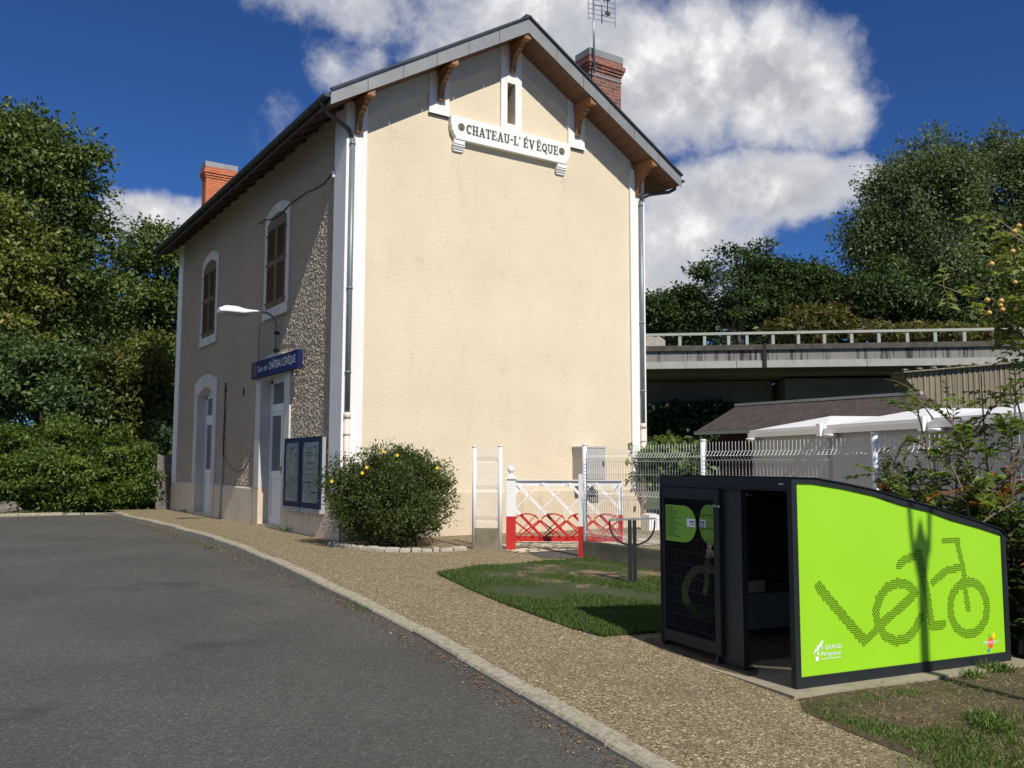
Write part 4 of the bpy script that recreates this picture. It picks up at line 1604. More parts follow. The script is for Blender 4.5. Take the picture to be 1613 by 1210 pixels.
    c = np.array([2.125, -3.33, 0])
    d = np.array([.60, -.80, 0.0])
    n = np.array([.80, .60, 0.0])
    mb = MB()
    mb.obox(c + up * .32, d * .06, n * .07, up * .72)
    obj('post_shaft', mb, 'gate_white', t)
    mb = MB()
    mb.obox(c - up * .25 - d * .003 - n * .003, d * .066, n * .076, up * .57)
    obj('post_foot', mb, 'gate_red', t)
    # small white painted block beside the far down pipe
    t = thing('concrete_marker', 'small white painted concrete block beside the far downpipe behind the fence', 'marker block', (5.9, -.6, -.02))
    mb = MB()
    mb.prism([(-.13, -.12), (.13, -.12), (.12, .24), (.04, .27), (-.12, .25)], (5.90, -.72, 0), (1, 0, 0), (0, 0, 1), (0, .22, 0))
    obj('block', mb, 'gate_white', t)


build_fences()


# ================================================================== LEANING RAIL
def build_leaning_rail():
    t = thing('leaning_rail', 'dark metal leaning rail on twin posts with a curved brace, standing in the lawn', 'leaning rail', (1.15, -5.56, -.13))
    a, b = np.array([.955, -5.40, .548]), np.array([1.345, -5.745, .572])
    d = (b - a) / np.linalg.norm(b - a)
    d2 = np.array([d[0], d[1], 0]) / math.hypot(d[0], d[1])
    n = np.array([-d2[1], d2[0], 0])
    c = (a + b) / 2
    mb = MB()
    for s in (-1, 1):
        mb.obox(np.array([c[0], c[1], -.25]) + d2 * (s * .026 - .022) - n * .03, d2 * .044, n * .06, (0, 0, .80))
    obj('post', mb, 'rail_grey', t)
    mb = MB()
    mb.obox(a - n * .035 + (0, 0, -.006), b - a, n * .07, (0, 0, .018))
    obj('seat_bar', mb, 'zinc', t)
    mb = MB()
    pts = []
    for k in np.linspace(0, math.pi, 17):
        pts.append(c + (-d2 * math.cos(k)) * .25 + np.array([0, 0, -.012 - .27 * math.sin(k) ** .8]))
    for p, q in zip(pts[:-1], pts[1:]):
        mb.bar(p, q + (q - p) * .06, .05, .018, up=np.cross(n, q - p))
    obj('curved_brace', mb, 'rail_grey', t)


build_leaning_rail()


# ================================================================== BIKE SHELTER
def build_shelter():
    P0 = np.array([-0.683, -9.276, 0.0])
    d = np.array([.99006, -.14067, 0.0])          # along the green side
    m = np.array([.14658, .98920, 0.0])           # along the door side
    m = m / np.linalg.norm(m)
    up = np.array([0, 0, 1.0])
    LS, LF = 2.08, 1.525
    ZB = -.303
    t = thing('bike_shelter', 'low dark bike shelter with a bright green perforated side panel and an open door', 'bike shelter', (P0[0], P0[1], ZB))

    def Q(s, f, z):
        return P0 + d * s + m * f + up * z
    TOP = [(0.0, 1.083), (.20, 1.078), (.47, 1.040), (.75, .993), (1.00, .934), (1.26, .880), (1.51, .820), (1.80, .750), (2.02, .690), (2.08, .640)]
    INN = [(.045, 1.045), (.20, 1.040), (.466, 1.004), (.75, .953), (.879, .910), (1.26, .838), (1.51, .768), (1.80, .705), (2.035, .645)]

    def topz(s):
        return float(np.interp(s, [p[0] for p in TOP], [p[1] for p in TOP]))

    def innz(s):
        return float(np.interp(s, [p[0] for p in INN], [p[1] for p in INN]))
    # side frames (green side nearest the camera and the far one)
    for f0 in (0.0, LF - .045):
        mb = MB()
        mb.prism([(0, ZB), (.045, ZB), (.045, 1.045), (0, 1.083)], Q(0, f0, 0), d, up, m * .045)
        mb.prism([(2.035, ZB + .0), (2.08, ZB), (2.08, .640), (2.035, .645)], Q(0, f0, 0), d, up, m * .045)
        for (s0, z0), (s1, z1) in zip(TOP[:-1], TOP[1:]):
            i0, i1 = max(s0, .045), min(s1, 2.035)
            mb.prism([(i0, innz(i0)), (i1, innz(i1)), (s1 if s1 < 2.07 else 2.08, z1), (s0, z0)], Q(0, f0, 0), d, up, m * .045)
        mb.prism([(.045, -.285), (2.035, -.29), (2.035, -.215), (.045, -.21)], Q(0, f0, 0), d, up, m * .045)
        obj('side_frame', mb, 'shelter_frame', t)
    # perforated panels, real holes following the drawn word
    strokes = dict(
        v=([(.224, .357), (.42, .165), (.613, -.02)], .037),
        v2=([(.613, -.025), (.772, .055)], .027),
        e=([(.753, .062), (.923, .153), (1.09, .243), (1.113, .28), (1.053, .326), (.946, .346), (.851, .323), (.769, .252), (.732, .161), (.747, .076), (.809, -.003), (.912, -.049), (1.007, -.042), (1.091, .004), (1.164, .094)], .034),
        sad=([(.968, .468), (1.036, .507), (1.133, .523)], .029),
        l=([(1.168, .543), (1.208, .381), (1.241, .224), (1.272, .028), (1.385, .032)], .033),
        bar=([(1.428, .623), (1.573, .620)], .023),
        stem=([(1.565, .613), (1.612, .431), (1.633, .34)], .025),
        tt=([(1.297, .333), (1.436, .404), (1.597, .427)], .029),
        fork=([(1.626, .291), (1.652, .12)], .026),
        o=([(1.66 + .195 * math.cos(a), .13 + .187 * math.sin(a)) for a in np.linspace(0, 2 * math.pi, 30)], .034))
    segs = []
    for pl, hw in strokes.values():
        for a, b in zip(pl[:-1], pl[1:]):
            segs.append((a[0], a[1], b[0], b[1], hw))
    sg = np.array(segs)

    def inside(s, z):
        ax, az, bx, bz, hw = sg.T
        dx, dz = bx - ax, bz - az
        u = np.clip(((s - ax) * dx + (z - az) * dz) / (dx * dx + dz * dz), 0, 1)
        return bool(np.any(np.hypot(s - ax - u * dx, z - az - u * dz) < hw))
    pitch, rowh = .0155, .0135
    for far in (False, True):
        mb = MB()
        f0 = .012 if not far else LF - .016
        zlo, nrow = -.09, 54
        hole = .0102 if not far else .0085

        def put(s0, s1, z0, z1):
            if s1 - s0 < 1e-5:
                return
            if far:
                s0, s1 = 2.08 - s1, 2.08 - s0
            q = [(s0, z0), (s1, z0), (s1, z1), (s0, z1)]
            for off, fl in ((0, False), (.004, True)):
                pts = [Q(a, f0 + off, b) for a, b in q]
                mb.mat = 1 if (off > 0) != far else 0
                mb.face([mb.vert(p) for p in (pts[::-1] if fl else pts)])
        # lower part, and the part above the drawing that follows the curved edge
        zz = zlo
        put(.043, 2.037, -.218, zlo)
        zhi = zlo
        S0, S1 = .043, 2.037
        for r in range(nrow):
            z0 = zlo + r * rowh
            z1 = z0 + rowh
            lim = 2.037
            if not far:
                while lim > .3 and innz(lim) < z1 + .001:
                    lim -= .01
            else:
                lim = 2.037
                lo = .043
                while lo < 1.7 and innz(2.08 - lo) < z1 + .001:
                    lo += .01
            a0 = .043 if not far else lo
            put(a0, lim, z0, z0 + rowh - hole)
            s = .06 + (pitch / 2 if r % 2 else 0)
            start = a0
            while s < lim - pitch:
                if s > a0 + pitch and (not far or s > 1.40) and inside(s, z0 + rowh - hole / 2):
                    put(start, s - hole / 2, z0 + rowh - hole, z1)
                    start = s + hole / 2
                s += pitch
            put(start, lim, z0 + rowh - hole, z1)
        zt = zlo + nrow * rowh
        # upper remainder as strips under the curve
        xs = np.arange(.043, 2.0371, .02)
        rows_b, rows_t = [], []
        for xa, xb in zip(xs[:-1], xs[1:]):
            zta, ztb = innz(xa) + .003, innz(xb) + .003
            # where rows stop short of the curve close the little steps too
            base = zt
            if zta < zt + rowh or ztb < zt + rowh:
                base = zlo + max(0, int((min(zta, ztb) - zlo) / rowh) - 1) * rowh
            if min(zta, ztb) <= base:
                continue
            s0, s1, a, b = xa, xb, zta, ztb
            for off, fl in ((.0006, False), (.0034, True)):
                pts = [Q(s0, f0 + off, base), Q(s1, f0 + off, base), Q(s1, f0 + off, b), Q(s0, f0 + off, a)]
                mb.mat = 1 if (off > .002) != far else 0
                mb.face([mb.vert(p) for p in (pts[::-1] if fl else pts)])
        pn = obj('side_panel', mb, ['panel_green', 'shelter_dark'], t)
        if far:
            continue
        # printed marks on the near panel
        yq = f0 - .002
        def blob(mb, s, z, rx, rz, n=18):
            mb.face([mb.vert(Q(s + rx * math.cos(a), yq, z + rz * math.sin(a))) for a in np.linspace(0, 2 * math.pi, n, endpoint=False)])
        def quad(mb, pts, k=0):
            mb.face([mb.vert(Q(a, yq - k, b)) for a, b in pts])
        mb = MB()
        quad(mb, [(.205, -.022), (.222, -.036), (.250, .004), (.238, .012)])
        quad(mb, [(.185, -.048), (.203, -.058), (.214, -.026), (.196, -.016)])
        quad(mb, [(.168, -.058), (.180, -.066), (.188, -.046), (.175, -.040)])
        quad(mb, [(.158, -.073), (.166, -.077), (.170, -.066), (.161, -.062)])
        quad(mb, [(.190, -.080), (.203, -.082), (.204, -.062), (.191, -.060)])
        quad(mb, [(.176, -.118), (.204, -.120), (.205, -.092), (.178, -.090)])
        quad(mb, [(.207, -.086), (.215, -.087), (.216, -.079), (.208, -.078)])
        for txt, s, z, size, wid in (('LE', .222, -.048, .026, .024), ('GRAND', .258, -.052, .042, .150), ('Périgueux', .222, -.092, .042, .178)):
            vs, fs = text2d(txt, size)
            w = max(v[0] for v in vs)
            mb.flat([(v[0] * wid / w, v[1]) for v in vs], fs, Q(s, yq, z), d, up)
        x = .226
        rr = random.Random(2)
        while x < .395:
            w = rr.uniform(.006, .014)
            quad(mb, [(x, -.113), (x + w, -.113), (x + w, -.108), (x, -.108)])
            x += w + .0025
        obj('printed_logo', mb, 'sticker_white', pn)
        mb = MB()
        blob(mb, 1.876, -.138, .030, .040)
        obj('printed_disc', mb, 'logo_red', pn)
        mb = MB()
        blob(mb, 1.912, -.088, .019, .022)
        obj('printed_disc', mb, 'logo_yellow', pn)
        mb = MB()
        blob(mb, 1.852, -.190, .014, .014)
        obj('printed_disc', mb, 'logo_blue', pn)
        mb = MB()
        blob(mb, 1.868, -.086, .012, .012)
        obj('printed_disc', mb, 'logo_green', pn)
        mb = MB()
        vs, fs = text2d("PERIMOUV'", .034)
        w = max(v[0] for v in vs)
        mb.flat([(v[0] * .168 / w, v[1]) for v in vs], fs, Q(1.790, yq - .002, -.146), d, up)
        obj('printed_word', mb, 'sticker_white', pn)
    # roof sheet and back
    mb = MB()
    out, inn = [], []
    for s, z in TOP:
        out.append((s, z + .004))
    rows = [[Q(s, f, z) for f in (-.012, LF + .012)] for s, z in out]
    rows2 = [[Q(s, f, z - .02) for f in (.046, LF - .046)] for s, z in out]
    mb.grid(rows, flip=True)
    mb.grid(rows2)
    mb.grid([[Q(s, -.012, z) for s, z in out], [Q(s, -.012, z - .006) for s, z in out]])
    obj('roof', mb, 'shelter_frame', t)
    mb = MB()
    mb.obox(Q(2.045, .045, -.25), d * .02, m * (LF - .09), up * .89)
    obj('back_panel', mb, 'shelter_back', t)
    mb = MB()
    mb.obox(Q(2.0, .05, .06), d * .04, m * (LF - .1), up * .08)
    obj('inner_rail', mb, 'shelter_dark', t)
    mb = MB()
    mb.obox(Q(.66, LF - .034, -.25), d * 1.36, m * .012, up * .33)
    obj('inner_lining', mb, 'shelter_back', t)
    mb = MB()
    mb.obox(Q(1.0, LF - .075, .095), d * .95, m * .04, up * .075)
    obj('guide_rail', mb, 'shelter_dark', t)
    mb = MB()
    mb.obox(Q(.815, LF - .08, .10), d * .185, m * .045, up * .095)
    obj('notice_plate', mb, 'stone_rough', t)
    # door side: lintel, posts, sliding leaf
    mb = MB()
    mb.obox(Q(.0, .045, 1.004), d * .06, m * (LF - .09), up * .076)
    mb.obox(Q(.004, .045, .99), d * .03, m * (LF - .09), up * .012)
    obj('lintel', mb, 'shelter_frame', t)
    mb = MB()
    mb.obox(Q(.038, .56, -.27), d * .05, m * .215, up * 1.27)
    obj('post', mb, 'shelter_dark', t)
    mb = MB()
    fa, fb, za, zb = .765, 1.515, -.215, .985
    for f0, f1, z0, z1 in ((fa, fa + .062, za, zb), (fb - .055, fb, za, zb), (fa + .062, fb - .055, zb - .085, zb), (fa + .062, fb - .055, za, za + .085)):
        mb.obox(Q(.0, f0, z0), d * .035, m * (f1 - f0), up * (z1 - z0))
    lf = obj('door', mb, 'shelter_frame', t)
    mb = MB()
    k = fa + .062
    while k < fb - .055:
        mb.tube([Q(.02, k, za + .08), Q(.02, k, zb - .08)], .0024, 4, caps=False)
        k += .030
    z = za + .12
    while z < zb - .08:
        mb.tube([Q(.023, fa + .06, z), Q(.023, fb - .05, z)], .0026, 4, caps=False)
        z += .098
    obj('wire_infill', mb, 'shelter_dark', lf)
    mb = MB()
    mb.tube([Q(-.02, fa + .03, .86), Q(.0, fa + .03, .86)], .012, 8)
    mb.obox(Q(-.025, fa - .03, .852), d * .008, m * .07, up * .016)
    obj('handle', mb, 'zinc_pipe', lf)
    for f in (1.49, .80):
        mb = MB()
        mb.lathe([(.03, 0), (.03, .03)], Q(.02, f, -.27), m, 12)
        mb.obox(Q(.0, f + .005, -.28), d * .03, m * .02, up * .07)
        obj('roller', mb, 'shelter_dark', lf)
    # two notice stickers, half discs with one straight edge
    for side in (0, 1):
        mb = MB()
        if side == 0:
            e, c, r = 1.458, 1.215, .14
            arc_ = [(c - .19 * math.cos(a) * .85, .705 + .142 * math.sin(a)) for a in np.linspace(-math.pi / 2, math.pi / 2, 14)]
            pts = [(e, .563)] + arc_ + [(e, .847)]
            x = .010
        else:
            e, c = .827, .95
            arc_ = [(c + .10 * math.cos(a), .72 + .145 * math.sin(a)) for a in np.linspace(-math.pi / 2, math.pi / 2, 14)]
            pts = [(e, .575)] + arc_ + [(e, .865)]
            x = .036
        mb.prism([(f, z) for f, z in pts], Q(x, 0, 0), m, up, d * .002)
        stk = obj('sticker', mb, 'sticker_green', lf)
        mb = MB()
        f0 = 1.065 if side == 0 else .965
        mb.obox(Q(x - .0025, f0, .688), d * .002, m * (.105 if side == 0 else .075), up * .062)
        obj('sticker_label', mb, 'sticker_white', stk)
        mb = MB()
        mb.obox(Q(x - .0042, f0 + .012, .722), d * .001, m * .055, up * .012)
        mb.obox(Q(x - .0042, f0 + .012, .704), d * .001, m * .045, up * .006)
        obj('sticker_print', mb, 'logo_violet', stk)
        if side == 0:
            mb = MB()
            rr = random.Random(9)
            z = .825
            while z > .60:
                w = rr.uniform(.10, .20) if z < .80 else .09
                mb.obox(Q(x - .002, 1.44 - w, z), d * .001, m * w, up * .005)
                z -= .016
            obj('sticker_print', mb, 'ink_dark', stk)
    # catch plate at the doorway
    mb = MB()
    mb.obox(Q(.05, .055, .86), d * .03, m * .035, up * .04)
    obj('catch_plate', mb, 'zinc', t)
    mb = MB()
    mb.obox(Q(-.001, .075, 1.03), d * .001, m * .05, up * .012)
    obj('maker_plate', mb, 'board_grey', t)
    # concrete pad
    mb = MB()
    o = Q(-.10, -.10, 0)
    pts = []
    rows = []
    for f in np.linspace(-.12, LF + .30, 8):
        row = []
        for s in np.linspace(-.13, LS + .12, 8):
            p = Q(s, f, 0)
            row.append((p[0], p[1], ZB + .022))
        rows.append(row)
    mb.grid(rows, flip=True)
    edge = rows[0] + [r[-1] for r in rows[1:]] + rows[-1][::-1][1:] + [r[0] for r in rows[::-1]][1:]
    for a, b in zip(edge[:-1], edge[1:]):
        mb.quad((*a[:2], a[2] - .2), (*b[:2], b[2] - .2), b, a)
    tag(obj('concrete_pad', mb, 'slab_concrete'), kind='structure')

    # lamp post beyond the right edge of the view; its shadow falls on the green panel
    k = 4.2
    base = np.array([.50, -9.44, 0]) - np.array([SUN_DIR.x, SUN_DIR.y, 0]) / SUN_DIR.y * k
    hz = k * .968

    t = thing('street_lamp', 'slim street lamp with a lyre shaped head beside the car park', 'street lamp', (base[0], base[1], road_z(base[1])))
    zb = H(base[0], base[1])
    mb = MB()
    hb = hz + .42            # foot of the swelling
    mb.tube([(base[0], base[1], zb - .1), (base[0], base[1], hb)], [.055, .045], 12)
    obj('pole', mb, 'zinc_dark', t)
    mb = MB()
    mb.lathe([(.042, hb - .06), (.07, hb + .05), (.082, hb + .16), (.045, hb + .24), (.03, hb + .30), (.012, hb + .36)], (base[0], base[1], 0), n=16)
    obj('lamp_body', mb, 'zinc_dark', t)
    mb = MB()
    for s in (-1, 1):
        mb.tube([(base[0] + s * .078, base[1], hb + .12), (base[0] + s * .092, base[1], hb + .30), (base[0] + s * .12, base[1], hb + .75), (base[0] + s * .13, base[1], hb + 1.3), (base[0], base[1], hb + 1.42)], .021, 8)
    obj('lamp_fork', mb, 'zinc_dark', t)
    mb = MB()
    mb.lathe([(.02, 0), (.22, .02), (.20, .06), (.04, .12)], (base[0], base[1], hb + 1.40), n=20)
    obj('lamp_hood', mb, 'zinc_dark', t)


build_shelter()

# ================================================================== VEGETATION
RNG = np.random.RandomState(11)


def leaf_mesh(name, pos, axis, nrm, size, tone, mat, parent=None, width=.55, fold=.18, kind=None):
    """one mesh of folded leaves: pos (n,3) leaf bases, axis (n,3) towards the tip, nrm (n,3), size (n)"""
    n = len(pos)
    axis = axis / (np.linalg.norm(axis, axis=1, keepdims=True) + 1e-9)
    side = np.cross(axis, nrm)
    side = side / (np.linalg.norm(side, axis=1, keepdims=True) + 1e-9)
    up = np.cross(side, axis)
    s = size[:, None]
    v = np.empty((n, 4, 3), np.float32)
    v[:, 0] = pos
    v[:, 1] = pos + axis * s * .48 - side * s * width * .5 + up * s * fold
    v[:, 2] = pos + axis * s
    v[:, 3] = pos + axis * s * .48 + side * s * width * .5 + up * s * fold
    off = np.zeros(3, np.float32)
    if parent is not None:
        q = parent
        while q.parent is not None:
            q = q.parent
        off = np.array(q.location, np.float32)
    v -= off
    me = bpy.data.meshes.new(name)
    me.vertices.add(n * 4)
    me.vertices.foreach_set('co', v.ravel())
    idx = np.arange(n * 4, dtype=np.int32).reshape(n, 4)
    tri = np.concatenate([idx[:, [0, 1, 2]], idx[:, [0, 2, 3]]], axis=1).reshape(-1)
    me.loops.add(len(tri))
    me.loops.foreach_set('vertex_index', tri)
    me.polygons.add(n * 2)
    me.polygons.foreach_set('loop_start', np.arange(0, n * 6, 3, dtype=np.int32))
    at = me.attributes.new('tone', 'FLOAT', 'POINT')
    at.data.foreach_set('value', np.repeat(tone.astype(np.float32), 4))
    me.materials.append(MATS[mat])
    me.update(calc_edges=True)
    me.validate()
    o = bpy.data.objects.new(name, me)
    COL.objects.link(o)
    if parent is not None:
        o.parent = parent
    if kind:
        o['kind'] = kind
    return o


def unit(n, rng):
    a = rng.normal(size=(n, 3))
    return a / np.linalg.norm(a, axis=1, keepdims=True)


def crown_leaves(ells, ncl, per, lsize, crad, rng, flat=.6, shell=.45, droop=.25):
    """leaf clusters spread through a union of ellipsoids [(cx,cy,cz,rx,ry,rz)]; returns leaf arrays and cluster centres"""
    ells = np.array(ells, float)
    vol = ells[:, 3] * ells[:, 4] * ells[:, 5]
    w = vol ** .75
    w = w / w.sum()
    which = rng.choice(len(ells), ncl, p=w)
    E = ells[which]
    r = rng.uniform(0, 1, ncl) ** shell
    cen = E[:, :3] + unit(ncl, rng) * r[:, None] * E[:, 3:6] * rng.uniform(.80, 1.04, (ncl, 1))
    cr = crad * rng.uniform(.55, 1.35, ncl)
    k = np.repeat(np.arange(ncl), per)
    n = len(k)
    o = np.clip(rng.normal(size=(n, 3)) * .5, -.95, .95)
    o[:, 2] *= flat
    pos = cen[k] + o * cr[k][:, None]
    ax = unit(n, rng) + o * 1.1
    ax[:, 2] -= droop
    out = pos - E[k][:, :3]
    out /= (np.linalg.norm(out, axis=1, keepdims=True) + 1e-6)
    nr = unit(n, rng) * .8 + np.array([0, 0, .65]) + out * .5
    size = lsize * rng.uniform(.45, 1.5, n)
    ct = rng.normal(0, .17, ncl)
    tone = np.clip(.42 + ct[k] + rng.normal(0, .17, n), 0, 1)
    return (pos, ax, nr, size, tone), cen


def limbs(mb, base, top, cen, r0, rng, nl=14):
    base, top = np.array(base, float), np.array(top, float)
    mid = base + (top - base) * .5 + np.array([rng.normal(0, .12), rng.normal(0, .12), 0]) * r0 * 5
    mb.tube([base - (0, 0, .3), base + (0, 0, .1), mid, top], [r0 * 1.35, r0, r0 * .72, r0 * .30], 10)
    sel = cen[rng.choice(len(cen), min(nl, len(cen)), replace=False)]
    for c in sel:
        t = rng.uniform(.30, .9)
        a = base + (mid - base) * (t * 2) if t < .5 else mid + (top - mid) * (t * 2 - 1)
        if c[2] < a[2] - .3:
            a = base + (top - base) * max(.12, (c[2] - base[2]) / (top[2] - base[2] + 1e-6) * .7)
        m = a + (c - a) * .5 + np.array([rng.normal(0, .1), rng.normal(0, .1), .12]) * np.linalg.norm(c - a) * .5
        rr = r0 * rng.uniform(.18, .40)
        mb.tube([a, m, c], [rr, rr * .6, rr * .2], 6)


def tree(name, label, cat, base, ells, ncl, per, lsize, crad, mat, r0, seed, group=None, top=None, nl=14, fine=1.0, **kw):
    per, lsize = int(per * fine ** 1.6), lsize / fine
    rng = np.random.RandomState(seed)
    t = thing(name, label, cat, base, group)
    data, cen = crown_leaves(ells, ncl, per, lsize, crad, rng, **kw)
    mb = MB()
    e = np.array(ells[0])
    tp = top if top is not None else (e[0], e[1], e[2] + e[5] * .55)
    limbs(mb, base, tp, cen, r0, rng, nl)
    obj('trunk', mb, 'bark', t)
    leaf_mesh('crown', *data, mat, t)
    return t


def px_ell(u, v, ru, rv, depth, ry=None):
    """ellipsoid whose outline covers the pixel ellipse at that depth"""
    c = P(u, v, depth)
    k = depth / FPX
    return (c[0], c[1], c[2], ru * k, (ry if ry is not None else ru * k), rv * k)


def ground_at(u, depth, z=None):
    p = P(u, 733, depth)
    return (p[0], p[1], road_z(p[1]) - .05 if z is None else z)


def build_left_trees():
    D = 31
    tree('sycamore_tree', 'tallest broad sycamore on the left, ragged crown rising above the hedge into blue sky', 'tree', ground_at(70, D),
         [px_ell(60, 330, 105, 125, D), px_ell(20, 250, 80, 85, D), px_ell(120, 290, 70, 85, D), px_ell(-60, 330, 90, 120, D), px_ell(130, 410, 75, 80, D), px_ell(40, 470, 110, 90, D), px_ell(100, 240, 55, 45, D), px_ell(30, 200, 30, 34, D), px_ell(168, 330, 30, 40, D)],
         190, 118, .29, .95, 'leaf_sycamore', .34, 21, 'trees left of the station', nl=46, shell=.34, fine=1.75, flat=.42)
    D = 27.5
    tree('chestnut_tree', 'olive tinged tree at the left picture edge, shorter than the sycamore behind it', 'tree', ground_at(-30, D),
         [px_ell(-20, 420, 75, 120, D), px_ell(-50, 350, 60, 70, D), px_ell(10, 350, 30, 60, D), px_ell(20, 500, 60, 60, D), px_ell(-30, 560, 80, 70, D)], 110, 85, .27, .62, 'leaf_olive', .24, 22, 'trees left of the station', nl=12, fine=1.7, flat=.45, shell=.36)
    D = 36
    tree('maple_tree', 'slender tree with a pointed top just left of the station roof end', 'tree', ground_at(250, D),
         [px_ell(247, 420, 60, 70, D), px_ell(248, 360, 26, 30, D), px_ell(300, 440, 60, 70, D), px_ell(215, 480, 60, 60, D), px_ell(260, 540, 80, 80, D), px_ell(235, 600, 90, 70, D)],
         125, 100, .29, .85, 'leaf_sycamore', .26, 23, 'trees left of the station', nl=18, fine=1.7, flat=.45, shell=.36)
    D = 42
    tree('oak_tree', 'dark bushy tree filling the gap between the sycamore and the pointed maple', 'tree', ground_at(170, D),
         [px_ell(150, 500, 120, 90, D), px_ell(60, 560, 140, 110, D), px_ell(190, 600, 130, 110, D)], 150, 85, .36, .95, 'leaf_dull', .3, 24, 'trees left of the station', nl=10, fine=1.6)
    # understorey between trees and hedge
    D = 25.5
    tree('hazel_bush', 'grey green tall bush behind the left part of the hedge', 'bush', ground_at(60, D),
         [px_ell(60, 585, 85, 75, D, 1.3), px_ell(-30, 600, 80, 80, D, 1.3), px_ell(120, 630, 60, 60, D, 1.2)], 120, 85, .20, .5, 'leaf_dull', .09, 25, nl=12, fine=1.4)
    D = 26.5
    tree('elder_bush', 'tall bush with yellowing leaves behind the hedge beside the station end', 'bush', ground_at(210, D),
         [px_ell(205, 600, 62, 75, D, 1.2), px_ell(245, 640, 45, 70, D, 1.0), px_ell(165, 640, 50, 55, D, 1.1), px_ell(230, 560, 38, 40, D, 1.0)], 120, 85, .19, .46, 'leaf_yellowing', .09, 26, nl=12, fine=1.4)
    # the hedge: separate rounded bushes, bright leaves facing the sun
    hedge = [('hedge_bush', 'bright green hedge bush at the left picture edge, behind the boulder', -20, 735, 95, 78, 23.2, 31),
             ('hedge_bush', 'bright green hedge bush in the middle of the row, domed top', 95, 730, 82, 82, 23.4, 32),
             ('hedge_bush', 'bright green hedge bush at the right end of the row, next to the station corner', 190, 738, 66, 74, 23.8, 33)]
    for nm, lb, u, v, ru, rv, D, sd in hedge:
        tree(nm, lb, 'hedge bush', ground_at(u, D, -.12), [px_ell(u, v, ru, rv, D, 1.1), px_ell(u - ru * .5, v + 25, ru * .5, rv * .6, D - .3, .9), px_ell(u + ru * .5, v + 20, ru * .5, rv * .65, D - .2, .9)],
             125, 170, .092, .36, 'leaf_hedge', .05, sd, 'bushes of the hedge', nl=16, shell=.33, flat=.42)
    # thick dark wood behind everything on the left
    rng = np.random.RandomState(77)
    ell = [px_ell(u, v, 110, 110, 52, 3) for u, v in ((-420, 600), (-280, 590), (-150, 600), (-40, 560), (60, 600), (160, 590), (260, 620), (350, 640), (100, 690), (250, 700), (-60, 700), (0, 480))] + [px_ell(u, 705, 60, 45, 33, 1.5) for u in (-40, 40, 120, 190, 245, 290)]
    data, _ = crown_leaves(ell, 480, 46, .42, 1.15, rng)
    leaf_mesh('woodland', *data, 'leaf_dark', kind='stuff')


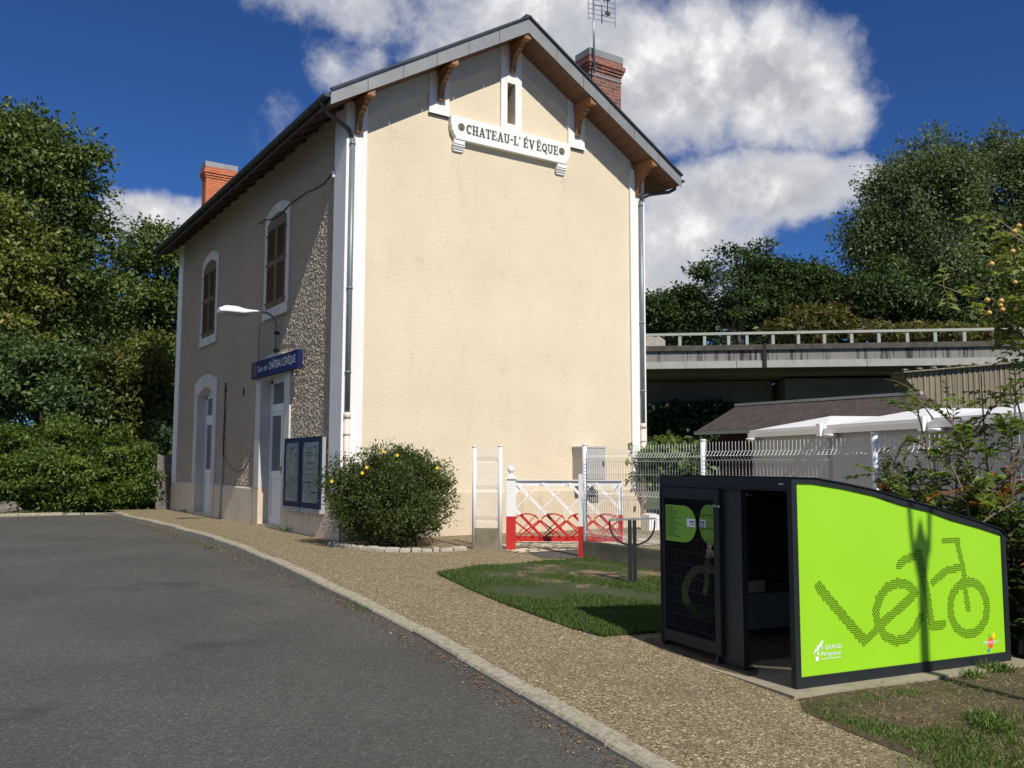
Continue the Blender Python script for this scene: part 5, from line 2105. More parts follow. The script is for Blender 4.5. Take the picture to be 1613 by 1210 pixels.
def build_right_trees():
    D = 60
    tree('poplar_tree', 'tall poplar with pale trunks inside, left of the two tallest crowns beyond the bridge', 'tree', ground_at(1450, D),
         [px_ell(1452, 350, 92, 105, D), px_ell(1480, 270, 62, 55, D), px_ell(1400, 300, 45, 45, D), px_ell(1375, 390, 48, 80, D), px_ell(1450, 450, 110, 70, D), px_ell(1510, 250, 40, 45, D)],
         300, 80, .46, 1.15, 'leaf_poplar', .42, 41, 'poplars beyond the bridge', nl=26, shell=.45, flat=.9, fine=2.0)
    D = 63
    tree('poplar_tree', 'tallest poplar beyond the bridge, cut by the right picture edge', 'tree', ground_at(1610, D),
         [px_ell(1610, 340, 95, 125, D), px_ell(1590, 255, 55, 55, D), px_ell(1660, 260, 70, 60, D), px_ell(1560, 400, 90, 90, D), px_ell(1680, 400, 80, 110, D), px_ell(1600, 470, 100, 60, D)],
         320, 78, .47, 1.15, 'leaf_poplar', .45, 42, 'poplars beyond the bridge', nl=24, shell=.45, flat=.9, fine=2.0)
    D = 56
    tree('acacia_tree', 'feathery acacia with open top branches against white cloud, right of the station', 'tree', ground_at(1160, D),
         [px_ell(1160, 410, 42, 28, D), px_ell(1195, 400, 34, 24, D), px_ell(1110, 432, 36, 26, D), px_ell(1150, 470, 80, 50, D), px_ell(1095, 462, 30, 20, D)],
         96, 40, .32, .66, 'leaf_acacia', .2, 43, 'trees beyond the bridge', nl=26, flat=.45, shell=.5, fine=1.5)
    specs = [('ash_tree', 'dense dark tree behind the acacia, flat rounded top', 1215, [(1215, 455, 55, 55), (1240, 440, 36, 36), (1180, 490, 60, 40)], 58, 44),
             ('ash_tree', 'dark tree with a notched top between acacia and poplars', 1290, [(1290, 465, 40, 48), (1265, 450, 24, 34), (1320, 470, 32, 40)], 59, 45),
             ('ash_tree', 'smooth dark tree in front of the left poplar', 1390, [(1390, 470, 75, 62), (1440, 480, 60, 50), (1340, 490, 45, 40)], 57, 46),
             ('ash_tree', 'dark tree below the tallest poplar near the right picture edge', 1520, [(1520, 480, 80, 50), (1590, 480, 70, 55)], 57.5, 47),
             ('ash_tree', 'small dark tree close against the right side of the station', 1050, [(1050, 500, 45, 38), (1030, 485, 30, 26), (1085, 495, 34, 40)], 57, 48)]
    for nm, lb, u, el, D, sd in specs:
        tree(nm, lb, 'tree', ground_at(u, D), [px_ell(a, b, c, d_, D) for a, b, c, d_ in el], 150, 80, .36, .95, 'leaf_acacia', .22, sd, 'trees beyond the bridge', nl=10, flat=.6, fine=1.5)
    D = 53
    tree('autumn_bush', 'olive yellow bush glowing just above the bridge railing', 'bush', ground_at(1285, D), [px_ell(1285, 505, 52, 30, D), px_ell(1250, 518, 40, 16, D)], 90, 60, .28, .7, 'leaf_autumn', .12, 49, nl=8)
    tree('autumn_bush', 'reddish brown low bush above the railing right of the yellow one', 'bush', ground_at(1390, D), [px_ell(1395, 524, 75, 14, D), px_ell(1470, 526, 70, 14, D), px_ell(1560, 528, 70, 14, D)], 110, 55, .24, .6, 'leaf_autumn', .1, 50, nl=8)
    rng = np.random.RandomState(78)
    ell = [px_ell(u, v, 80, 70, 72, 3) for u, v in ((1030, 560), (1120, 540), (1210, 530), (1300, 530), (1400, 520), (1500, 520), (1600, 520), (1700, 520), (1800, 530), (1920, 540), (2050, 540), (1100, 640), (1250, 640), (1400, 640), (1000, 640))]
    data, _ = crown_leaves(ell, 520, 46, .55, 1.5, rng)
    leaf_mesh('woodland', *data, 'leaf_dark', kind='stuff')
    # bushes seen below and in front of the bridge
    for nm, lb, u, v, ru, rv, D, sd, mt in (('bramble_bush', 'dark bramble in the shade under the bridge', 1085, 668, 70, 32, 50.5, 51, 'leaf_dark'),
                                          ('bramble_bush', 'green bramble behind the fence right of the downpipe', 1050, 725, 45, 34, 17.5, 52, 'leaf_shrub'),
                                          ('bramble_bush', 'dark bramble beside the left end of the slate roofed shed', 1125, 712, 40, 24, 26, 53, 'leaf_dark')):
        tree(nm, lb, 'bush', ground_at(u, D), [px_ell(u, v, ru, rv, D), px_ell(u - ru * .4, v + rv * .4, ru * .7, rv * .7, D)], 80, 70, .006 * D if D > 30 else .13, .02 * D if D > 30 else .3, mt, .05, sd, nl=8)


build_left_trees()
build_right_trees()


def build_flower_bush():
    c = np.array([.42, -1.02])
    zb = H(*c)
    t = thing('flowering_shrub', 'rounded evergreen shrub with a few yellow flowers at the station corner', 'shrub', (c[0], c[1], zb))
    rng = np.random.RandomState(61)
    E = [(.40, -1.00, .70, .92, .80, .76), (.02, -.98, .66, .62, .60, .62), (.80, -1.05, .62, .58, .60, .62), (.40, -1.05, .40, .85, .75, .48), (.15, -1.25, 1.12, .42, .36, .34), (.98, -1.0, .98, .38, .34, .34), (-.32, -.85, .98, .34, .32, .36), (.50, -.95, 1.16, .34, .34, .24)]
    (pos, ax, nr, size, tone), cen = crown_leaves(E, 620, 84, .045, .14, rng, flat=.9, shell=.30, droop=-.6)
    keep = (pos[:, 2] > zb + .02) & (pos[:, 1] < -.06)
    leaf_mesh('foliage', pos[keep], ax[keep], nr[keep], size[keep], tone[keep], 'leaf_bush', t, width=.42)
    mb = MB()
    for k in range(60):
        cc = cen[rng.randint(len(cen))]
        b = np.array([c[0] + rng.normal(0, .16), c[1] + rng.normal(0, .14), zb - .05])
        m_ = b + (cc - b) * .5 + (0, 0, .08)
        mb.tube([b, m_, cc], [.012, .008, .003], 5)
    for k in range(70):           # thin shoots that break the outline
        cc = cen[rng.randint(len(cen))]
        dd = cc - np.array([.4, -1.0, .5])
        dd = dd / np.linalg.norm(dd)
        mb.tube([cc, cc + dd * .10 + (0, 0, .06)], [.004, .0015], 4)
    obj('stem', mb, 'twig', t)
    for k, (u, v) in enumerate(((523, 758), (571, 745), (578, 736), (604, 711), (626, 717), (493, 725), (562, 718), (689, 737))):
        r = P(u, v, 1.0) - CAM
        # front surface of the shrub along this direction
        best = None
        for s in np.linspace(11.5, 14.6, 160):
            p = CAM + r * s
            if any(((p[0] - e[0]) / e[3]) ** 2 + ((p[1] - e[1]) / e[4]) ** 2 + ((p[2] - e[2]) / e[5]) ** 2 < 1.06 for e in E):
                best = p - r * .03
                break
        if best is None:
            continue
        mb = MB()
        for j in range(5):
            a = j * 2 * math.pi / 5 + k
            b_ = np.array([math.cos(a) * RT[0], math.cos(a) * RT[1], math.sin(a)])
            s_ = np.array([-math.sin(a) * RT[0], -math.sin(a) * RT[1], math.cos(a)])
            f = -np.array([FW[0], FW[1], 0])
            mb.face([mb.vert(best + q) for q in (f * .004, b_ * .016 - s_ * .011 + f * .012, b_ * .028 + f * .008, b_ * .016 + s_ * .011 + f * .012)])
        mb.lathe([(.006, 0), (.004, .008)], best, f, 6)
        obj('flower', mb, 'petal_yellow', t)
    # edging stones round the bed
    line = smooth_line([(-.42, -.55), (-.30, -1.05), (-.05, -1.60), (.35, -1.88), (.85, -1.98), (1.28, -1.96)], .05)
    rr = random.Random(4)
    i = 0
    k = 0
    while i < len(line) - 4:
        ln = rr.choice((2, 3, 3, 4))
        a, b = line[i], line[min(i + ln, len(line) - 1)]
        i += ln
        dd = (b - a)
        lng = np.linalg.norm(dd)
        dd = dd / lng
        n = np.array([-dd[1], dd[0]])
        z = H(*a)
        t = thing('edging_stone', 'pale rough stone block in the row edging the flowering shrub', 'edging stone', (a[0], a[1], z), 'stones edging the shrub bed')
        mb = MB()
        h = rr.uniform(.045, .075)
        w = rr.uniform(.08, .11)
        g = .012
        p = [np.array([*(a + dd * g), z]), np.array([*(b - dd * g), z]), np.array([*(b - dd * g + n * w), z]), np.array([*(a + dd * g + n * w), z])]
        lo = [q - (0, 0, .06) for q in p]
        cen_ = sum(p) / 4
        mid = [q + (0, 0, h * .75) + (rr.uniform(-.006, .006), rr.uniform(-.006, .006), 0) for q in p]
        up_ = [cen_ + (q - cen_) * .84 + (0, 0, h + rr.uniform(-.006, .006)) for q in p]
        R1 = [[mb.vert(q) for q in ring] for ring in (lo, mid, up_)]
        for A, B in zip(R1[:-1], R1[1:]):
            for j in range(4):
                jj = (j + 1) % 4
                mb.face((A[j], A[jj], B[jj], B[j]))
        mb.face(R1[2])
        obj('stone_block', mb, 'stone_rough', t)
        k += 1


build_flower_bush()


def twig_leaves(rng, start, dirn, length, nleaf, lsize, sag=.2, pairs=True, spread=.9):
    """a bending twig with leaves along it: returns polyline and leaf arrays"""
    d = np.array(dirn, float)
    d = d / np.linalg.norm(d)
    pts = [np.array(start, float)]
    n = 6
    for k in range(n):
        d = d + np.array([rng.normal(0, .07), rng.normal(0, .07), -sag / n + rng.normal(0, .05)])
        d = d / np.linalg.norm(d)
        pts.append(pts[-1] + d * length / n)
    P_, A_, N_, S_ = [], [], [], []
    for k in range(nleaf):
        t = (.15 + .85 * (k // 2 + .5) / (nleaf / 2)) if pairs else rng.uniform(.1, 1)
        t = min(t, .999) * n
        i = int(t)
        p = pts[i] + (pts[i + 1] - pts[i]) * (t - i)
        dd = pts[i + 1] - pts[i]
        dd = dd / np.linalg.norm(dd)
        s = np.cross(dd, (0, 0, 1))
        s = s / (np.linalg.norm(s) + 1e-9)
        sgn = 1 if k % 2 else -1
        a = s * sgn * spread + dd * .55 + np.array([0, 0, rng.normal(-.15, .25)])
        P_.append(p)
        A_.append(a)
        N_.append(np.array([rng.normal(0, .35), rng.normal(0, .35), 1.0]))
        S_.append(lsize * rng.uniform(.7, 1.25))
    return pts, np.array(P_), np.array(A_), np.array(N_), np.array(S_)


def behind_panel(p):
    """true where a twig would stand clear of the bike shelter"""
    r = np.array(p) - np.array([-.683, -9.276, 0])
    s, f = r.dot([.99006, -.14067, 0]), r.dot([.1466, .9892, 0])
    return s > 2.22 or f > 1.62 or (f > .05 and p[2] > 1.14 - .25 * max(0, s - .6))


def branchy(name, label, cat, base, stems, nt, tl, nleaf, ls, mat, seed, width=.45, sag=.35, spread=.9, r0=.02, group=None, rust=0.0, up=.35, extra=None, clear=False):
    """shrub or branch: main stems (polylines) that carry leafy twigs"""
    rng = np.random.RandomState(seed)
    t = thing(name, label, cat, base, group)
    mb = MB()
    acc = [[], [], [], [], []]
    for st_ in stems:
        st_ = [np.array(p, float) for p in st_]
        sl_ = smooth_line(st_, .12)
        m_ = len(sl_)
        mb.tube(sl_, list(np.linspace(r0, r0 * .25, m_)), 6)
        for k in range(nt):
            f = rng.uniform(.22, 1.0)
            i = min(int(f * (m_ - 1)), m_ - 2)
            p = sl_[i]
            dd = sl_[i + 1] - sl_[i]
            dd = dd / (np.linalg.norm(dd) + 1e-9)
            dirn = dd * .5 + unit(1, rng)[0] * .9 + np.array([0, 0, up])
            if clear and not behind_panel(p):
                continue
            tw, p_, a_, n_, s_ = twig_leaves(rng, p, dirn, tl * rng.uniform(.6, 1.25), nleaf, ls, sag, True, spread)
            if clear and not all(behind_panel(q) for q in tw):
                continue
            mb.tube(tw, [r0 * .22] * 3 + [r0 * .14] * 4, 4, caps=False)
            bt = rng.normal(.48, .17)
            for q, w in zip(acc, (p_, a_, n_, s_, np.clip(rng.normal(bt, .13, len(p_)), 0, 1))):
                q.append(w)
    A = [np.concatenate(q) for q in acc]
    obj('branches', mb, 'twig', t)
    nlf = len(A[0])
    if rust:
        msk = rng.uniform(size=nlf // nleaf + 1).repeat(nleaf)[:nlf] < rust
        leaf_mesh('rusty_leaves', *[q[msk] for q in A], 'leaf_rusty', t, width=width)
        A = [q[~msk] for q in A]
    leaf_mesh('foliage', *A, mat, t, width=width)
    if extra:
        extra(t, rng, stems)
    return t


def build_right_shrubs():
    # rose-like shrub with feathered leaves growing up between shelter and fence
    b = np.array([1.80, -8.95, -.25])
    stems = []
    rng = np.random.RandomState(5)
    tops = [(1400, 715, 7.9), (1395, 745, 7.8), (1440, 755, 7.8), (1375, 735, 8.0), (1420, 780, 7.6), (1470, 790, 7.5)]
    for u, v, dep in tops:
        e = P(u, v, dep)
        m_ = (b + e) / 2 + np.array([rng.normal(0, .1), rng.normal(0, .1), .15])
        stems.append([b + np.array([rng.normal(0, .1), rng.normal(0, .1), 0]), m_, e])
    branchy('rose_shrub', 'low shrub of small feathered leaves just above the curved shelter roof', 'shrub', tuple(b), stems, 26, .28, 18, .062, 'leaf_shrub', 71, rust=.04, clear=True)
    # taller bush at the right, bigger leaves, a few rusty ones
    b = np.array([1.80, -9.30, -.28])
    stems = []
    tops = [(1545, 585, 7.65), (1600, 640, 7.45), (1490, 640, 7.75), (1440, 625, 7.95), (1520, 700, 7.35), (1570, 720, 7.25), (1610, 700, 7.05), (1480, 700, 7.55), (1560, 640, 7.65), (1640, 660, 7.25), (1540, 780, 7.15), (1600, 790, 6.95), (1590, 590, 7.65), (1650, 600, 7.45), (1500, 760, 7.35), (1462, 745, 7.45)]
    for u, v, dep in tops:
        e = P(u, v, dep)
        m_ = (b + e) / 2 + np.array([rng.normal(0, .15), rng.normal(0, .15), .25])
        stems.append([b + np.array([rng.normal(0, .15), rng.normal(0, .15), 0]), m_, e])
    branchy('walnut_bush', 'tall leafy bush with some rusty leaves rising behind the shelter at the right edge', 'bush', tuple(b), stems, 14, .32, 13, .088, 'leaf_shrub', 72, rust=.045, r0=.020, width=.5, clear=True)
    # bare arching shoot with pale leaves
    a, e = P(1470, 660, 7.2), P(1392, 597, 7.35)
    branchy('bare_shoot', 'thin arching shoot with a single yellow leaf against the dark bridge opening', 'shoot', tuple(a), [[a, (a + e) / 2 + (0, 0, .10), e]], 2, .10, 3, .07, 'leaf_yellowing', 73, r0=.007)
    # dark undergrowth beside the shelter
    b = np.array([1.95, -9.75, -.3])
    stems = []
    for u, v, dep in ((1605, 850, 7.0), (1625, 900, 6.9), (1600, 960, 6.9), (1640, 840, 6.9), (1620, 1000, 6.8), (1598, 900, 7.1), (1650, 950, 6.7), (1604, 820, 7.1)):
        e = P(u, v, dep)
        stems.append([b + np.array([rng.normal(0, .2), rng.normal(0, .2), 0]), (b + e) / 2, e])
    branchy('dark_undergrowth', 'dense dark undergrowth filling the gap right of the green panel', 'bush', tuple(b), stems, 34, .28, 14, .075, 'leaf_dull', 74, r0=.014, rust=.03, clear=True)
    # apple tree: boughs hanging in from the right, fruit on them
    b = np.array([4.9, -10.6, -.3])

    def fruit(t, rng, stems):
        fr = [(1605, 356), (1598, 365), (1595, 396), (1562, 416), (1599, 445), (1555, 473), (1576, 481), (1558, 493), (1601, 487), (1579, 488), (1577, 474)]
        for u, v in fr:
            c = P(u, v, 7.35)
            mb = MB()
            r_ = rng.uniform(.019, .025)
            mb.lathe([(r_ * math.cos(a) * (1 - .05 * math.sin(a)), r_ * .92 * math.sin(a)) for a in np.linspace(-1.45, 1.45, 9)], c, (rng.normal(0, .2), rng.normal(0, .2), 1), 12)
            f = obj('apple', mb, 'apple_yellow', t)
            mb = MB()
            mb.tube([c + (0, 0, r_ * .8), c + (.006, .004, r_ + .035)], .0028, 5)
            obj('stalk', mb, 'twig', f)
    stems = []
    for u, v, dep in ((1555, 335, 7.7), (1580, 400, 7.6), (1470, 445, 7.7), (1530, 440, 7.6), (1545, 490, 7.6), (1600, 470, 7.5), (1590, 540, 7.5), (1575, 360, 7.8), (1620, 420, 7.4), (1560, 390, 7.8)):
        e = P(u, v, dep)
        root = P(1660, v + 60 + 40 * rng.rand(), dep - .2)
        stems.append([root, (root + e) / 2 + (0, 0, .05), e])
    t = branchy('apple_tree', 'apple tree reaching in from the right with small yellow fruit', 'fruit tree', tuple(b), stems, 9, .26, 9, .085, 'leaf_apple', 75, r0=.016, width=.55, sag=.8, extra=fruit, up=.1)
    mb = MB()
    fork = P(1660, 560, 7.4)
    mb.tube([b - (0, 0, .2), b + (-.05, .05, .9), (b + fork) / 2 + (0, 0, .4), fork, P(1660, 480, 7.5), P(1662, 400, 7.6)], [.085, .07, .05, .036, .026, .016], 10)
    for st_ in stems:
        mb.tube([fork, (fork + st_[0]) / 2, st_[0]], [.026, .02, .014], 6)
    obj('trunk', mb, 'bark', t)


build_right_shrubs()


# ================================================================== GRASS, WEEDS, LITTER
def blades(name, pts, h, mat, rng, lean=.5, wid=.06, kind='stuff'):
    n = len(pts)
    ax = rng.normal(0, lean, (n, 3))
    ax[:, 2] = 1.0
    nr = unit(n, rng)
    nr[:, 2] *= .3
    tone = np.clip(rng.normal(.5, .2, n), 0, 1)
    return leaf_mesh(name, pts, ax, nr, h, tone, mat, None, width=wid, fold=.10, kind=kind)


def vnoise(x, y, s, seed):
    r = np.random.RandomState(seed)
    tot = np.zeros_like(x)
    for k in range(9):
        a = r.uniform(0, 2 * np.pi)
        f = s * r.uniform(.5, 2.0)
        tot += np.sin((x * np.cos(a) + y * np.sin(a)) * f + r.uniform(0, 6.3))
    return tot / 3.0


def build_grass():
    rng = np.random.RandomState(91)
    # lawn
    n = 130000
    x, y = rng.uniform(-.9, 2.08, n), rng.uniform(-8.0, -3.55, n)
    lx = np.interp(y, [-7.62, -7.03, -5.9, -5.0, -3.96], [-.70, -.80, -.76, -.62, -.40])
    ty = np.interp(x, [-.4, .42, 1.24, 2.05], [-3.93, -3.60, -3.62, -3.62])
    ok = (x > lx - .01) & (y < ty) & (y > -7.40 - .15 * (x + .74))
    wear = np.hypot((x - 1.15) * .85, (y + 4.9) * .75) + .75 * vnoise(x, y, 4.6, 3)
    ok &= rng.uniform(size=n) < np.clip((wear - .05) * 1.3, .70, 1.0)
    x, y, wear = x[ok], y[ok], wear[ok]
    z = np.array([H(a, b) for a, b in zip(x, y)]) + .006
    h = rng.uniform(.022, .055, len(x)) * np.clip(.55 + .5 * (wear - .3), .45, 1.15)
    blades('grass', np.stack([x, y, z], 1), h, 'grass_blade', rng, .55, .10)
    m_ = rng.uniform(size=len(x)) < np.where(wear < .55, .60, .08)
    blades('dry_grass', np.stack([x[m_] + .02, y[m_], z[m_]], 1), h[m_] * .8, 'dry_blade', rng, 1.3, .09)
    # weeds and grass tufts on the dry bed in front of the shelter
    pts, hs, dry = [], [], []
    def tuft(cx_, cy_, r, n, hh):
        n, hh = int(n * 2.4), hh * .60
        a, q = rng.uniform(0, 6.3, n), r * 1.1 * rng.uniform(0, 1, n) ** .7
        X, Y = cx_ + q * np.cos(a), cy_ + q * np.sin(a)
        for X_, Y_ in zip(X, Y):
            pts.append((X_, Y_, H(X_, Y_) + .008))
            hs.append(hh * rng.uniform(.45, 1.2))
    for u, v, r, n, hh in ((1290, 1105, .10, 60, .05), (1330, 1100, .12, 60, .045), (1370, 1095, .10, 50, .05), (1425, 1085, .09, 70, .06), (1300, 1118, .13, 110, .05), (1345, 1128, .16, 160, .06),
                           (1385, 1140, .16, 170, .06), (1430, 1150, .20, 260, .06), (1480, 1160, .22, 280, .07), (1520, 1180, .22, 260, .07), (1560, 1200, .22, 240, .07), (1500, 1150, .15, 130, .08), (1550, 1125, .10, 130, .13),
                           (1565, 1135, .10, 110, .11), (1590, 1150, .2, 130, .08), (1610, 1120, .2, 100, .07), (1520, 1135, .15, 60, .05), (1470, 1200, .18, 160, .06), (1530, 1060, .06, 40, .12), (1560, 1050, .07, 50, .14), (1580, 1050, .07, 40, .12), (1600, 1180, .25, 160, .08)):
        r_ = P(u, v, 1) - CAM
        t_ = (-.27 - CAM[2]) / r_[2]
        p = CAM + r_ * t_
        tuft(p[0], p[1], r, n, hh)
    for k in range(70):
        tuft(rng.uniform(-.9, 4.5), rng.uniform(-13, -9.5), rng.uniform(.04, .12), rng.randint(8, 40), rng.uniform(.03, .07))
    pts, hs = np.array(pts), np.array(hs)
    blades('grass', pts, hs, 'weed_blade', rng, .85, .10)
    n = 42000
    x, y = rng.uniform(-1.1, 6, n), rng.uniform(-14, -9.3, n)
    ok = (x > np.interp(y, [-14, -12, -10.3, -9.5], [-1.4, -1.3, -1.1, -.95])) & ((y < -9.45) | (x > 1.6))
    x, y = x[ok], y[ok]
    z = np.array([H(a, b) for a, b in zip(x, y)]) + .012
    blades('dry_grass', np.stack([x, y, z], 1), rng.uniform(.012, .045, len(x)), 'dry_blade', rng, 2.6, .09)
    # weeds in kerb joints and along the hedge foot
    pts = []
    hs = []
    for (cx_, cy_, n, hh) in ((-2.02, -5.35, 50, .05), (-1.98, -4.95, 40, .045), (-1.76, .9, 40, .08), (-1.70, 1.8, 25, .06), (-1.62, 3.6, 20, .05), (-2.1, -6.3, 20, .035)):
        for k in range(n):
            pts.append((cx_ + rng.normal(0, .05), cy_ + rng.normal(0, .10), road_s(cy_) + .0))
            hs.append(hh * rng.uniform(.5, 1.2))
    for k in range(1500):
        X = rng.uniform(-8, -.3)
        Y = rng.uniform(12.15, 12.9)
        pts.append((X, Y, -.09))
        hs.append(rng.uniform(.05, .16))
    for k in range(60):
        Y = rng.choice([9.6, 9.8, 2.2]) + rng.normal(0, .12)
        pts.append((-.10 + rng.normal(0, .04), Y, H(-.1, Y)))
        hs.append(rng.uniform(.04, .14))
    blades('grass', np.array(pts), np.array(hs), 'grass_blade', rng, .7, .09)
    # leaf litter in the gutter, on the pavement and the bed
    n = 7500
    y = rng.uniform(-12, 11.5, n)
    w = np.abs(rng.normal(0, .09, n)) * (1 + .8 * vnoise(y, y * 0, 1.2, 5) ** 2)
    x = np.array([kerb_x(b) for b in y]) - .02 - w
    z = np.array([road_s(b) for b in y]) + .006
    a = [np.stack([x, y, z], 1)]
    n = 500
    x, y = rng.uniform(-6, -1.7, n), 11.9 - np.abs(rng.normal(0, .35, n))
    a.append(np.stack([x, y, np.full(n, -.122)], 1))
    n = 260
    x, y = rng.uniform(-1.9, 2, n), rng.uniform(-12, 11, n)
    ok = (x > np.array([kerb_x(b) for b in y]) + .2) & ~((y > -.1) & (x > -.1))
    x, y = x[ok], y[ok]
    a.append(np.stack([x, y, np.array([H(p, q) for p, q in zip(x, y)]) + .03], 1))
    n = 300
    x, y = rng.uniform(-.8, 4, n), rng.uniform(-12.5, -9.5, n)
    a.append(np.stack([x, y, np.array([H(p, q) for p, q in zip(x, y)]) + .03], 1))
    a = np.concatenate(a)
    ax = rng.normal(0, 1, (len(a), 3))
    ax[:, 2] *= .15
    nr = rng.normal(0, .25, (len(a), 3))
    nr[:, 2] = 1
    leaf_mesh('leaf_litter', a, ax, nr, rng.uniform(.006, .022, len(a)) * np.where(rng.uniform(size=len(a)) < .04, 2.0, 1.0), rng.uniform(0, 1, len(a)) ** 1.4, 'dead_leaf', None, width=.6, fold=.12, kind='stuff')


build_grass()


def build_rock():
    c = np.array([-3.72, 12.55, -.05])
    t = thing('boulder', 'grey brown boulder at the foot of the hedge by the left picture edge', 'boulder', tuple(c))
    rng = np.random.RandomState(3)
    mb = MB()
    rows = []
    for i, a in enumerate(np.linspace(-.5, 1.5, 9)):
        row = []
        for k in range(14):
            b = 2 * math.pi * k / 14
            f = 1 + .18 * math.sin(3 * b + i) + rng.normal(0, .07)
            row.append(c + np.array([.36 * math.cos(a) * math.cos(b) * f + .06 * math.sin(a), .26 * math.cos(a) * math.sin(b) * f, .26 * math.sin(a) * (1 + rng.normal(0, .05))]))
        row.append(row[0])
        rows.append(row)
    mb.grid(rows)
    obj('rock_body', mb, 'rock_grey', t)
    # concrete fence panel between station and hedge
    t = thing('concrete_fence', 'grey concrete plank fence panel between the station corner and the hedge', 'fence', (-.2, 11.55, -.1))
    mb = MB()
    for k in range(5):
        mb.box(-.34, .30, 11.50 + .004 * (k % 2), 11.545, -.12 + k * .305, .175 + k * .305)
    obj('plank', mb, 'rock_grey', t)  # shade on planks and post is put into this dark grey
    mb = MB()
    mb.box(-.37, -.30, 11.48, 11.57, -.2, 1.42)
    obj('post', mb, 'rock_grey', t)


build_rock()


# ================================================================== BEYOND THE FENCE
def build_modules():
    a = np.array([7.376, -1.802, 0])
    b = np.array([5.655, -7.491, 0])
    d = (b - a) / np.linalg.norm(b - a)
    n = np.array([-d[1], d[0], 0])        # away from the viewer
    if n[0] < 0:
        n = -n
    wid = 2.29
    labs = ['grey prefabricated cabin with white hipped lid, farthest left of its row behind the fence',
            'grey prefabricated cabin with white hipped lid, second of its row behind the fence post',
            'grey prefabricated cabin with white hipped lid, third of its row behind the leafy bush',
            'grey prefabricated cabin with white hipped lid, nearest of its row at the right picture edge']
    up = np.array([0, 0, 1.0])
    zt = 1.70
    for k in range(4):
        o = a + d * (k * wid)
        t = thing('equipment_cabin', labs[k], 'cabin', (o[0], o[1], -.15), 'row of grey cabins behind the fence')
        mb = MB()
        mb.obox(o + d * .012 - up * .15, d * (wid - .024), n * 2.3, up * (zt + .13))
        for s in (.02, wid - .05):
            mb.obox(o + d * s - n * .012 - up * .15, d * .03, n * .012, up * (zt + .12))
        obj('wall', mb, 'module_wall', t)
        mb = MB()
        mb.obox(o + d * .004 - n * .10 + up * (zt - .02), d * (wid - .008), n * 2.5, up * .085)
        mb.obox(o + d * .03 - n * .07 + up * (zt + .065), d * (wid - .06), n * 2.44, up * .05)
        base = [o + d * .06 - n * .04, o + d * (wid - .06) - n * .04, o + d * (wid - .06) + n * 2.34, o + d * .06 + n * 2.34]
        base = [p + up * (zt + .115) for p in base]
        top = [o + d * (wid * .58) + n * .75 + up * (zt + .33), o + d * (wid * .66) + n * 1.6 + up * (zt + .33)]
        f = [mb.vert(p) for p in base]
        g = [mb.vert(p) for p in top]
        mb.face((f[0], f[1], g[0]))
        mb.face((f[1], f[2], g[1], g[0]))
        mb.face((f[2], f[3], g[1]))
        mb.face((f[3], f[0], g[0], g[1]))
        mb.face(f[::-1])
        obj('lid', mb, 'module_white', t)
        mb = MB()
        mb.obox(o + d * (wid - .12) - n * .16 + up * (zt - .06), d * .10, n * .07, up * .20)
        obj('corner_clamp', mb, 'module_white', t)
        mb = MB()
        mb.lathe([(.10, 0), (.12, -.02), (.07, -.06), (.0, -.075)], o + d * .16 - n * .10 + up * (zt - .03), n=14)
        obj('outside_lamp', mb, 'lamp_white', t)


def build_shed():
    up = np.array([0, 0, 1.0])
    E0, R0 = P(1097, 679, 23.6), P(1160, 640, 25.2)
    ez, rz = E0[2], R0[2]
    # eave and ridge run parallel to the row of cabins
    R1 = P(1452, 620, (rz - CAM[2]) * FPX / 113.5)
    d = R1 - R0
    d[2] = 0
    LNR = np.linalg.norm(d)
    d = d / LNR
    n = R0 - E0
    n[2] = 0
    hip = n.dot(d)
    nn = n - d * hip
    dep = np.linalg.norm(nn)
    nn = nn / dep
    t = thing('slate_shed', 'low shed with brown slate roof and pale ridge between bridge and cabins', 'shed', (E0[0], E0[1], -.1))
    e0, e1 = E0, E0 + d * (LNR + hip + 3.0)
    r0, r1 = R0, R0 + d * LNR
    e1 = r1 + (E0 - R0) + d * (hip + .3)
    mb = MB()
    b0 = E0 + nn * dep * 2
    b1 = e1 + nn * dep * 2
    th = up * .05
    mb.quad(e0, e1, r1, r0)
    mb.face([mb.vert(p) for p in (e0, r0, b0)])
    mb.face([mb.vert(p) for p in (e1, b1, r1)])
    mb.quad(b1, b0, r0, r1)
    mb.quad(e0 - th, b0 - th, b1 - th, e1 - th)
    for a, b in ((e0, e1), (e1, b1), (b1, b0), (b0, e0)):
        mb.quad(a - th, b - th, b, a)
    ro = obj('roof', mb, 'slate_tiles', t)
    mb = MB()
    mb.bar(r0 + up * .03, r1 + up * .03, .16, .07)
    mb.bar(e0 - nn * .05 - up * .06, e1 - nn * .05 - up * .06, .09, .09)
    obj('ridge_cap', mb, 'bridge_light', ro)
    mb = MB()
    w0 = e0 + d * .45 + nn * .4
    w0 = np.array([w0[0], w0[1], -.2])
    lw = np.linalg.norm((e1 - e0)[:2]) - .9
    mb.obox(w0, d * lw, nn * (2 * dep - .8), up * (ez + .15))
    for k in range(12):
        mb.obox(w0 + d * (.2 + k * lw / 12) - nn * .02, d * .10, nn * .02, up * (ez + .14))
    obj('wall', mb, 'shed_wall', t)


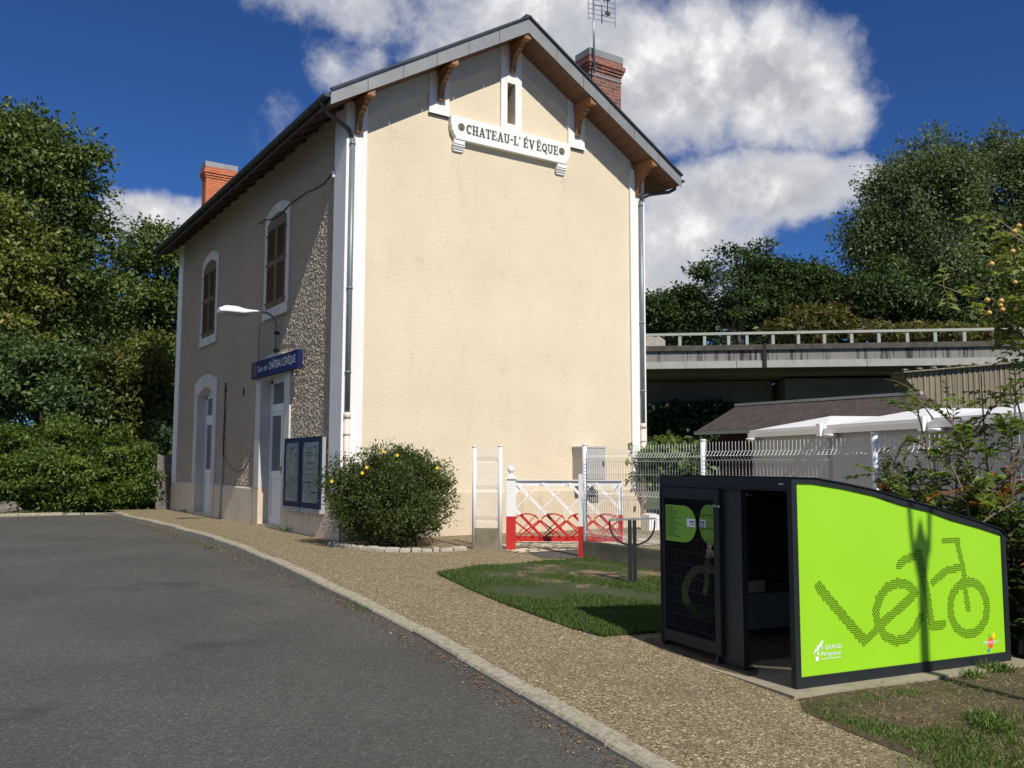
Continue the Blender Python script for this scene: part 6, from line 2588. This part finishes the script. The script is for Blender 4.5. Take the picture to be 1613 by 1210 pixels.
def build_bridge():
    up = np.array([0, 0, 1.0])
    DEP = 46.0
    A = P(1017, 545, DEP)
    B = P(1613, 540, DEP * .955)
    z_top = 7.25
    d = B - A
    d[2] = 0
    d = d / np.linalg.norm(d)
    n = np.array([-d[1], d[0], 0])
    if n.dot(FW) < 0:
        n = -n
    t = thing('road_bridge', 'stained concrete road bridge with a low railing crossing behind the station', 'bridge', (A[0], A[1], 0))
    O = np.array([A[0], A[1], 0]) - d * 14
    LN = 48

    def zt(s):
        return z_top - .10 + .0035 * s
    slope = d + up * .0035
    mb = MB()
    mb.obox(O + up * (6.28 + .0), slope * LN, n * 9.0, up * .70)
    obj('deck', mb, 'bridge_concrete', t)
    mb = MB()
    mb.obox(O - n * .14 + up * 6.98, slope * LN, n * .60, up * .27)
    obj('ledge', mb, 'bridge_ledge', t)
    mb = MB()
    s = 0.0
    rr = random.Random(8)
    while s < LN:
        l_ = rr.choice((3.2, 6.2, 6.3, 6.4))
        mb.obox(O + slope * s - n * (.06 + rr.uniform(0, .01)) + up * (6.08 - .004 * rr.random()), slope * (l_ - .03), n * .3, up * .36)
        s += l_
    obj('lower_edge', mb, 'bridge_light', t)
    mb = MB()
    js = 14 + (P(1198, 560, DEP)[:2] - A[:2]).dot(d[:2])
    mb.obox(O + slope * js - n * .17 + up * 6.05, slope * .16, n * .1, up * 1.25)
    obj('joint', mb, 'dark_void', t)
    # underside girders and piers
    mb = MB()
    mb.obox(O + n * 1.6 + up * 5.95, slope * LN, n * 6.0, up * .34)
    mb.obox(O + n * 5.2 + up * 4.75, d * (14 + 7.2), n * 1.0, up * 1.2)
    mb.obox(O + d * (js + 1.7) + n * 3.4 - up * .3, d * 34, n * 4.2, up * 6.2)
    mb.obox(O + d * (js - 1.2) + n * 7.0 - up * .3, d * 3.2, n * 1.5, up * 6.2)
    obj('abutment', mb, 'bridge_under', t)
    # railing: square posts with a flat rail
    for k, u in enumerate([975, 1033, 1071, 1110, 1148, 1177, 1218, 1258, 1299, 1342, 1385, 1430, 1474, 1520, 1567, 1614, 1662, 1710]):
        p = P(u, 535, DEP - (u - 1017) / 596.0 * DEP * .045)
        s = (p[:2] - O[:2]).dot(d[:2])
        c = O + slope * s
        mb = MB()
        mb.obox(c - d * .075 + n * .02 + up * 7.20, d * .15, n * .14, up * .62)
        obj('railing_post', mb, 'guard_rail', t)
    mb = MB()
    mb.obox(O - n * .02 + up * 7.79, slope * LN, n * .12, up * .13)
    obj('railing_bar', mb, 'guard_rail', t)
    # pale sloped top of a box standing behind the railing
    c = P(1017, 535, 48.2)
    t = thing('road_cabinet', 'pale beige box with a slanted end standing behind the bridge railing by the downpipe', 'cabinet', (c[0], c[1], 7.0))
    mb = MB()
    mb.prism([(-1.4, 0), (1.05, 0), (1.05, .93), (.62, 1.24), (-1.4, 1.20)], (c[0], c[1], 6.98), d, up, n * .8)
    obj('box_body', mb, 'stone_rough', t)

    # ribbed wing wall in front of the bridge
    t = thing('wing_wall', 'brown vertically ribbed retaining wall with pointed end in front of the bridge', 'retaining wall', tuple(P(1500, 650, 33)))
    D0, D1 = 31.0, 34.5
    f = lambda u, v: P(u, v, D0 + (D1 - D0) * (u - 1415) / 198.0)
    pts = [f(1415, 587), f(1500, 676), f(1560, 730), f(1780, 742), f(1780, 556)]
    a = pts[0].copy()
    e = pts[4] - pts[0]
    ax = np.array([e[0], e[1], 0])
    ax = ax / np.linalg.norm(ax)
    nb = np.array([-ax[1], ax[0], 0])
    if nb.dot(FW) < 0:
        nb = -nb
    P2 = [((p - a).dot(ax), p[2]) for p in pts]
    mb = MB()
    o = np.array([a[0], a[1], 0])
    mb.prism(P2, o, ax, up, nb * .45)
    L2 = P2[4][0]
    rib = .30
    s = .05
    while s < L2:
        ztop = P2[0][1] + (P2[4][1] - P2[0][1]) * s / L2
        zlow = float(np.interp(s, [q[0] for q in P2[:4]], [q[1] for q in P2[:4]]))
        if ztop - zlow > .08:
            mb.obox(o + ax * s - nb * .035 + up * (zlow + .02), ax * .12, nb * .035, up * (ztop - zlow - .04))
        s += rib
    obj('ribbed_face', mb, 'ribbed_wall', t)
    mb = MB()
    mb.bar(pts[0] + up * .0, pts[4] + up * .0, .47, .05)
    s = .2
    while s < L2:
        ztop = P2[0][1] + (P2[4][1] - P2[0][1]) * s / L2
        mb.obox(o + ax * s - nb * .06 + up * (ztop + .07), ax * .22, nb * .1, up * .05)
        s += .75
    obj('coping', mb, 'ribbed_wall', t)


build_modules()
build_shed()
build_bridge()
